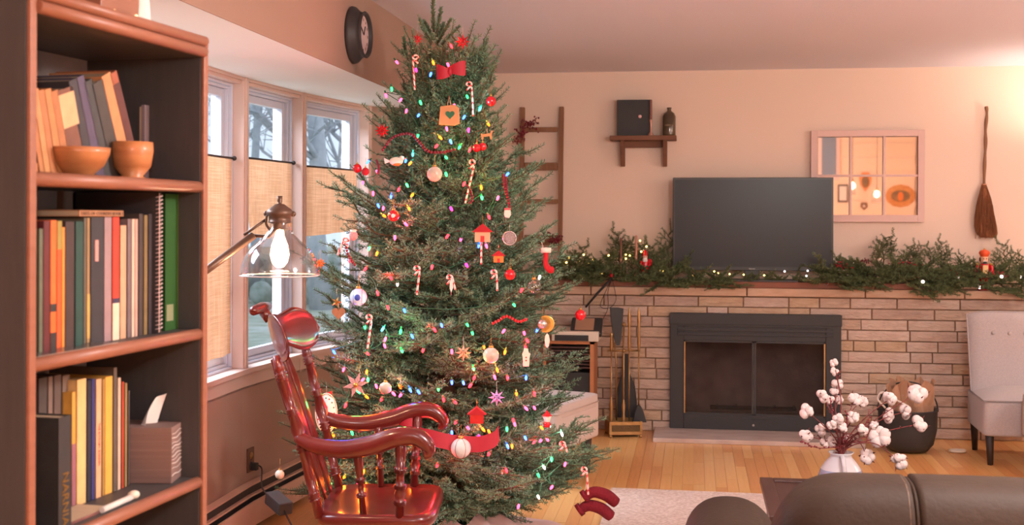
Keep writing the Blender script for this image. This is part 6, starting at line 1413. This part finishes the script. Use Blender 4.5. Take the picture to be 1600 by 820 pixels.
# ================================================================== MEDIA CABINET with devices
a = PY(849, 532, 8.0); b = PY(928, 532, 8.0); zc = a.z
mc = thing('media_cabinet', 'low oak-framed cabinet with dark slatted front behind the ottoman', 'cabinet', ((a.x + b.x) / 2, 8.0, 0))
M_oakf = mat('cabinet oak', (176, 112, 72), .5, col2=(194, 128, 84), scale=10); dp = .3
part(MB().box((a.x, 8.0, 0), (a.x + .018, 8.0 + dp, zc)).box((b.x - .026, 8.0, 0), (b.x, 8.0 + dp, zc)).box((a.x, 8.0, zc - .02), (b.x, 8.0 + dp, zc)).box((a.x, 8.0, .04), (b.x, 8.0 + dp, .06)), 'carcass', M_oakf, mc); part(MB().box((a.x + .02, 8.0 + dp - .01, .06), (b.x - .02, 8.0 + dp, zc - .02)), 'back_panel', M_black, mc)
M_slat = mat('dark reddish slat', (74, 48, 44), .6)
for k in range(7): zz = zc - .05 - k * .022; part(MB().box((a.x + .02, 8.012, zz), (b.x - .028, 8.024, zz + .012)), 'slat', M_slat, mc, bevel=.002)
part(MB().box((a.x + .02, 8.03, .07), (b.x - .028, 8.25, zc - .21)), 'subwoofer_box', M_black, mc, bevel=.004, label='black speaker box'); kq = PY(901, 578, 8.03); part(MB().ball((kq.x, 8.028, kq.z), .006), 'indicator', M_silver, mc)
a2 = PY(862, 515, 7.98); b2 = PY(935, 529, 7.98)
dv = thing('white_printer', 'flat white and black device on top of the media cabinet', 'printer', ((a2.x + b2.x) / 2, 8.12, zc)); part(MB().box((a2.x, 7.98, zc + .001), (b2.x, 8.26, zc + .065)), 'casing', M_cream, dv, bevel=.004); part(MB().box((a2.x + .02, 7.975, zc + .004), (b2.x - .065, 7.985, zc + .042)), 'tray_slot', M_black, dv)
p3 = PY(918, 506, 8.1); ph = thing('desk_phone', 'dark rounded telephone base with a beige panel beside the tree tip', 'telephone', (p3.x, 8.1, zc + .066), rot=(0, 0, 0))
Mt_ = Matrix.Translation(Vector((0, .0, 0))) @ Matrix.Rotation(R(35), 4, 'X')
part(MB().box((-.11, -.08, 0), (.1, .09, .04), 0, Mt_), 'phone_base', M_blackgloss, ph, world=False, bevel=.014, segs=3); part(MB().box((-.08, -.05, .04), (.045, .07, .043), 0, Mt_), 'beige_panel', mat('beige panel', (170, 126, 100), .6), ph, world=False)
cd = thing('cable_bundle', 'black cables looping from the mantel down to the telephone', 'cable', PY(955, 432, YB - .04))
part(MB().tube([PY(x, y, YB - .04) for x, y in ((956, 434), (945, 446), (932, 460), (915, 480))], [.006, .009, .009, .007], 6), 'thick_cable', M_cord, cd); part(MB().tube(catmull([PY(x, y, YB - .045) for x, y in ((957, 434), (946, 456), (938, 478), (952, 481), (962, 470), (961, 455), (957, 438))], 5), .002, 5), 'thin_cable', M_cord, cd); part(MB().tube(catmull([PY(x, y, YB - .045) for x, y in ((956, 436), (950, 455), (950, 480), (944, 495), (938, 505))], 5), .002, 5), 'thin_cable', M_cord, cd); part(MB().ball(PY(955, 430, YB - .04), .014, 10, 8).ball(PY(953, 425, YB - .04), .009), 'red_connector', M_redm, cd)

# ================================================================== FIREPLACE TOOLS
f0 = PZ(961, 684, 0); tb_ = thing('fireplace_tool_set', 'brass fireplace tool set with a box base beside the hearth', 'fireplace tools', (f0.x + .05, f0.y + .10, 0), R(14)); Yc = (f0.y + .09); Xc = f0.x + .09
def tp(m, n, mt=M_brass, bev=0, label=None): part(m, n, mt, tb_, world=False, bevel=bev, label=label)
tp(MB().box((-.11, -.085, .02), (.11, -.08, .105)).box((-.11, .08, .02), (.11, .085, .105)).box((-.11, -.08, .02), (-.105, .08, .105)).box((.105, -.08, .02), (.11, .08, .105)).box((-.105, -.08, .02), (.105, .08, .025)), 'box_base', M_brass)
tp(MB().box((-.095, -.0865, .04), (.095, -.085, .083)), 'relief_panel', mat('dark relief brass', (110, 86, 56), .5, metal=.6, bump=1, bscale=120)); tp(MB().box((-.104, -.079, .025), (.104, .079, .07)), 'box_liner', M_black)
for sx_ in (-1, 1):
    for sy_ in (-1, 1): tp(MB().ball((sx_ * .1, sy_ * .078, .01), .012, 8, 6, (1, 1, .9)), 'foot')
tp(MB().tube([(0, .0, .03), (0, 0, .73)], .006, 8).lathe([(.012, .06), (.016, .1), (.009, .14), (.013, .2), (.006, .24)], 12), 'centre_post'); tp(MB().tube([(-.11, 0, .565), (.11, 0, .565)], .006, 8).ball((0, 0, .565), .014).ball((0, 0, .74), .014), 'crossbar')
tp(MB().tube([(-.085, -.01, .12), (-.085, -.01, .57)], .005, 8).lathe([(.008, .57), (.011, .6), (.007, .66), (.012, .68), (0, .69)], 10, c=(-.085, -.01, 0)).lathe([(.01, .08), (.016, .12), (.009, .16), (.014, .2), (.005, .26)], 12, c=(-.085, -.01, 0)), 'poker', M_brass)
tp(MB().tube([(.035, -.01, .1), (.035, -.01, .57)], .005, 8).lathe([(.007, .57), (.012, .62), (.007, .7), (.013, .78), (.006, .84), (0, .86)], 10, c=(.035, -.01, 0)), 'shovel_rod'); tp(MB().tube([(.10, -.01, .2), (.10, -.01, .57)], .005, 8).lathe([(.007, .57), (.012, .62), (.007, .7), (.013, .78), (.006, .84), (0, .86)], 10, c=(.10, -.01, 0)), 'brush_rod')
tp(MB().prism([(.09, .2), (.11, .2), (.13, .16), (.15, .09), (.06, .09), (.075, .16)], -.025, .01), 'brush_head', M_black)
tp(MB().prism([(-.045, .60), (-.027, .60), (-.016, .65), (-.008, .76), (-.002, .845), (-.03, .852), (-.092, .852), (-.084, .76), (-.066, .65)], 0, .02), 'ash_scoop', M_black, label='black scoop hung blade upwards'); tp(MB().tube([(-.06, .01, .62), (-.05, .01, .5), (-.045, .01, .1)], .005, 8), 'scoop_rod')
b0 = PY(978, 640, YB - .06); bl_ = thing('fireplace_bellows', 'black bellows leaning on the bricks behind the tool set', 'bellows', (b0.x, YB - .05, .0))
hb_ = PY(978, 553, YB - .06).z; poly = [(-.022, hb_), (.02, hb_), (.024, hb_ - .13), (.06, hb_ - .22), (.075, hb_ - .33), (.055, hb_ - .43), (.01, hb_ - .5), (.006, .0), (-.012, .0), (-.016, hb_ - .5), (-.055, hb_ - .42), (-.07, hb_ - .32), (-.055, hb_ - .22), (-.026, hb_ - .13)]
part(MB().prism(poly, -.045, -.035), 'front_board', M_black, bl_, world=False, bevel=.003); part(MB().prism([(x * .94, z * .99 + .004) for x, z in poly], -.035, .005), 'leather_fold', M_leather, bl_, world=False); part(MB().prism(poly, .005, .015), 'rear_board', M_black, bl_, world=False, bevel=.003)

# ================================================================== KINDLING BUCKET
bb_ = PZ(1425, 712, 0); by = bb_.y + .16; k0 = thing('kindling_bucket', 'round black bucket holding crumpled brown paper and kindling beside the hearth', 'bucket', (bb_.x, by, 0))
def kp(m, n, mt, lab=None): part(m, n, mt, k0, world=False, label=lab)
kp(MB().lathe([(0, .01), (.12, .01), (.155, .05), (.175, .14), (.178, .26), (.185, .27), (.172, .268), (.16, .14), (.11, .03), (0, .025)], 36), 'bucket_body', M_black)
kp(MB().tube([(.182 * math.cos(a), 0, .25 + .0 + .182 * math.sin(a)) for a in [math.pi * k / 20 for k in range(21)]], .005, 7), 'bail_handle', M_black)
rr = random.Random(4)
M_kraft = mat('brown kraft paper', (160, 118, 92), .8, col2=(184, 140, 110), scale=10)
def paper_bag(cx, cy, r, z0, z1, seed):
    rq = random.Random(seed); ph = [rq.uniform(0, 6) for _ in range(6)]
    return MB().grid(lambda u, v: (cx + (r * (.8 + .35 * v) + .012 * math.sin(u * 6.283 * 7 + ph[0] + v * 5) + .008 * math.sin(u * 6.283 * 13 + ph[1])) * math.cos(u * 6.283), cy + (r * (.8 + .3 * v) + .012 * math.sin(u * 6.283 * 5 + ph[2] + v * 7)) * math.sin(u * 6.283), z0 + (z1 - z0) * v + .025 * v * math.sin(u * 6.283 * 6 + ph[3])), 56, 8, smooth=False)
kp(paper_bag(.03, .0, .11, .1, .43, 1), 'crumpled_paper', M_kraft); kp(paper_bag(-.05, -.02, .06, .1, .4, 2), 'crumpled_paper', M_kraft)
for k in range(9):
    a = rr.uniform(0, 6.28); x, y = .1 * math.cos(a), .08 * math.sin(a); kp(MB().tube([(x * .5, y * .5, .06), (x + rr.uniform(-.04, .04), y, rr.uniform(.32, .42))], rr.uniform(.008, .014), 6), 'stick', M_barn)
kp(MB().tube(catmull([(-.15, -.1, .28), (-.2, -.12, .34), (-.17, -.13, .38), (-.1, -.12, .34), (-.02, -.14, .3)], 5), .006, 6), 'white_cord', M_paper)
q = PZ(1496, 707, 0); t = thing('white_cable_ring', 'small white oval object on the oak floor near the grey chair', 'cable', q); part(MB().tube([(.045 * math.cos(a), .03 * math.sin(a), .012) for a in [k * math.pi / 8 for k in range(17)]], .009, 7), 'ring', M_cream, t, world=False); part(MB().ball((.03, 0, .014), .02, sc=(1.2, 1, .6)), 'plug', M_cream, t, world=False)

# ================================================================== THE ROOM BEHIND THE CAMERA (seen in the mirror)
M_ship = mat('cream shiplap', (232, 200, 170), .7)
wr = struct(MB().box((XL - .1, YR - .1, 0), (XR, YR - .0, ZC)), 'wall_rear', M_plaster)
for k in range(11): part(MB().box((XL, YR, .02 + k * .222), (XR, YR + .014, .02 + k * .222 + .216)), 'shiplap_board', M_ship, wr, world=False, bevel=.002)
# things of the dining end, found by reflecting mirror sight lines
bpy.context.view_layer.update()
_Mm = Matrix.LocRotScale(Vector(mr.location), mr.rotation_euler, None); _n = (_Mm.to_3x3() @ Vector((0, -1, 0))).normalized(); _p = _Mm @ Vector((0, -.008, 0))
def refl(px, py, Y):
    r = ray(px, py); k = (_p - O).dot(_n) / r.dot(_n); h = O + r * k; r2 = r - _n * 2 * r.dot(_n); return h + r2 * ((Y - h.y) / r2.y)
YP = YR + .016
def pl(px, py): return refl(px, py, YP)
c = pl(1407, 306); e = pl(1383, 306); w = abs(c.x - e.x); ez = abs(pl(1407, 324).z - c.z)
t = thing('oval_plaque', 'wide oval painted wall plaque on the shiplap wall, seen in the mirror', 'plaque', c)
part(MB().ball((0, 0, 0), 1, 36, 6, (w, .012, ez)), 'plaque_rim', mat('plaque straw', (214, 150, 84), .6, col2=(190, 120, 64), scale=20), t, world=False); part(MB().ball((0, .006, 0), 1, 30, 6, (w * .66, .012, ez * .55)), 'painted_field', mat('plaque dark field', (110, 90, 60), .6, col2=(150, 110, 70), scale=9), t, world=False); part(MB().ball((0, .014, -ez * .05), 1, 16, 8, (w * .2, .01, ez * .4)), 'painted_motif', M_orange, t, world=False)
c = pl(1352, 284); w = abs(pl(1362, 284).x - c.x); ez = abs(pl(1352, 299).z - c.z)
t = thing('shield_plaque', 'small shield-shaped plaque between the pendant lamps, seen in the mirror', 'plaque', c); part(MB().prism([(0, -ez), (w * .8, -ez * .3), (w, ez * .4), (w * .5, ez), (-w * .5, ez), (-w, ez * .4), (-w * .8, -ez * .3)], 0, .012), 'plaque_rim', mat('plaque orange wood', (222, 140, 84), .6), t, world=False); part(MB().ball((0, .012, 0), 1, 16, 6, (w * .6, .012, ez * .62)), 'painted_field', mat('plaque dark field', (110, 90, 60), .6), t, world=False)
c = pl(1317, 302); w = abs(pl(1325, 302).x - c.x); ez = abs(pl(1317, 316).z - c.z)
t = thing('picture_frame', 'small dark-framed picture on the shiplap wall, seen in the mirror', 'picture', c); part(MB().box((-w, 0, -ez), (w, .014, ez)), 'frame', M_dark, t, world=False); part(MB().box((-w * .7, .014, -ez * .8), (w * .7, .016, ez * .8)), 'print', M_cream, t, world=False)
c = pl(1350, 322); w = abs(pl(1356, 322).x - c.x); t = thing('small_shield', 'tiny dark shield ornament under the shield plaque, seen in the mirror', 'plaque', c); part(MB().prism([(0, -w * 1.1), (w, -w * .2), (w * .8, w), (-w * .8, w), (-w, -w * .2)], 0, .01), 'shield', M_barn, t, world=False); part(MB().ball((0, .01, .0), w * .4, 10, 6, (1, .4, 1)), 'boss', M_pearl, t, world=False)
for i, (px, pyb, lb, sh_) in enumerate(((1332, 290, 'pendant lamp with a tall narrow glass, seen in the mirror', .6), (1370, 303, 'pendant lamp with a clear glass jar, seen in the mirror', 1))):
    c = refl(px, pyb, YR + 1.0); t = thing('pendant_lamp', lb, 'lamp', c, group='pendant lamps over the dining end')
    part(MB().tube([(0, 0, .1), (0, 0, ZC - c.z)], .004, 6), 'cord', M_dark, t, world=False); part(MB().lathe([(.012, .1), (.02, .085), (.022, .05), (.0, .05)], 12), 'socket', M_brass, t, world=False)
    part(MB().lathe([(.022, .06), (.075 * sh_, .02), (.08 * sh_, -.12), (.075 * sh_, -.13)], 20), 'glass_shade', M_domeglass, t, world=False); part(MB().ball((0, 0, 0), .034, 14, 10, (1, 1, 1.4)), 'bulb', mat('pendant bulb', (255, 220, 180), .3, emit=(1, .74, .5), estr=14), t, world=False)
c0 = pl(1432, 205); t = thing('twig_swag', 'dried twig strand hanging down the shiplap wall, seen in the mirror', 'decoration', (c0.x, YP, 1.0)); rr = random.Random(8)
part(MB().tube(catmull([(rr.uniform(-.01, .01), .006, ZC - 1.0 - .08 - k * .2) for k in range(8)], 4), .008, 5), 'twig', M_barn, t, world=False); part(MB().tube(catmull([(rr.uniform(-.02, .02), .008, ZC - 1.0 - .1 - k * .2) for k in range(8)], 4), .005, 5), 'twig', M_barn, t, world=False)
# bluish doorway reflected in the first pane
a = pl(1284, 212); b = pl(1306, 275); x0_, x1_ = sorted((a.x, b.x))
d1 = bpy.data.objects.new('window_6', None); COL.objects.link(d1); d1['kind'] = 'structure'
part(MB().box((x0_ - .05, YP, b.z - .06), (x0_, YP + .03, ZC - .02)).box((x1_, YP, b.z - .06), (x1_ + .05, YP + .03, ZC - .02)).box((x0_, YP, b.z - .06), (x1_, YP + .03, b.z)), 'casing', M_trim, d1)
part(MB().box((x0_, YP, b.z), (x1_, YP + .006, ZC - .02)), 'pane', mat('dusk blue window pane', (120, 128, 140), .25), d1)

# off-frame floor lamp that lights the right end of the wall
lx, ly = 2.62, 8.15
t = thing('shaded_floor_lamp', 'floor lamp with a drum shade just right of the picture', 'lamp', (lx, ly, 0))
part(MB().lathe([(0, 0), (.14, 0), (.14, .02), (.02, .03), (.012, .05)], 24), 'base', M_legs, t, world=False); part(MB().tube([(0, 0, .03), (0, 0, 1.62)], .011, 8), 'pole', M_legs, t, world=False)
M_shade = mat('linen lamp shade', (240, 214, 180), .8); M_shade.node_tree.nodes['Principled BSDF'].inputs['Transmission Weight'].default_value = 0
part(MB().lathe([(.13, 1.6), (.10, 1.85)], 28), 'lamp_shade', M_shade, t, world=False); part(MB().ball((0, 0, 1.72), .03), 'bulb', mat('floor lamp bulb', (255, 230, 200), .3, emit=(1, .7, .45), estr=5), t, world=False)
ld = bpy.data.lights.new('floor_lamp_light', 'POINT'); ld.energy = 20; ld.color = (1, .84, .70); ld.shadow_soft_size = .035
lo = bpy.data.objects.new('floor_lamp_light', ld); lo.location = (lx, ly, 1.80); COL.objects.link(lo)
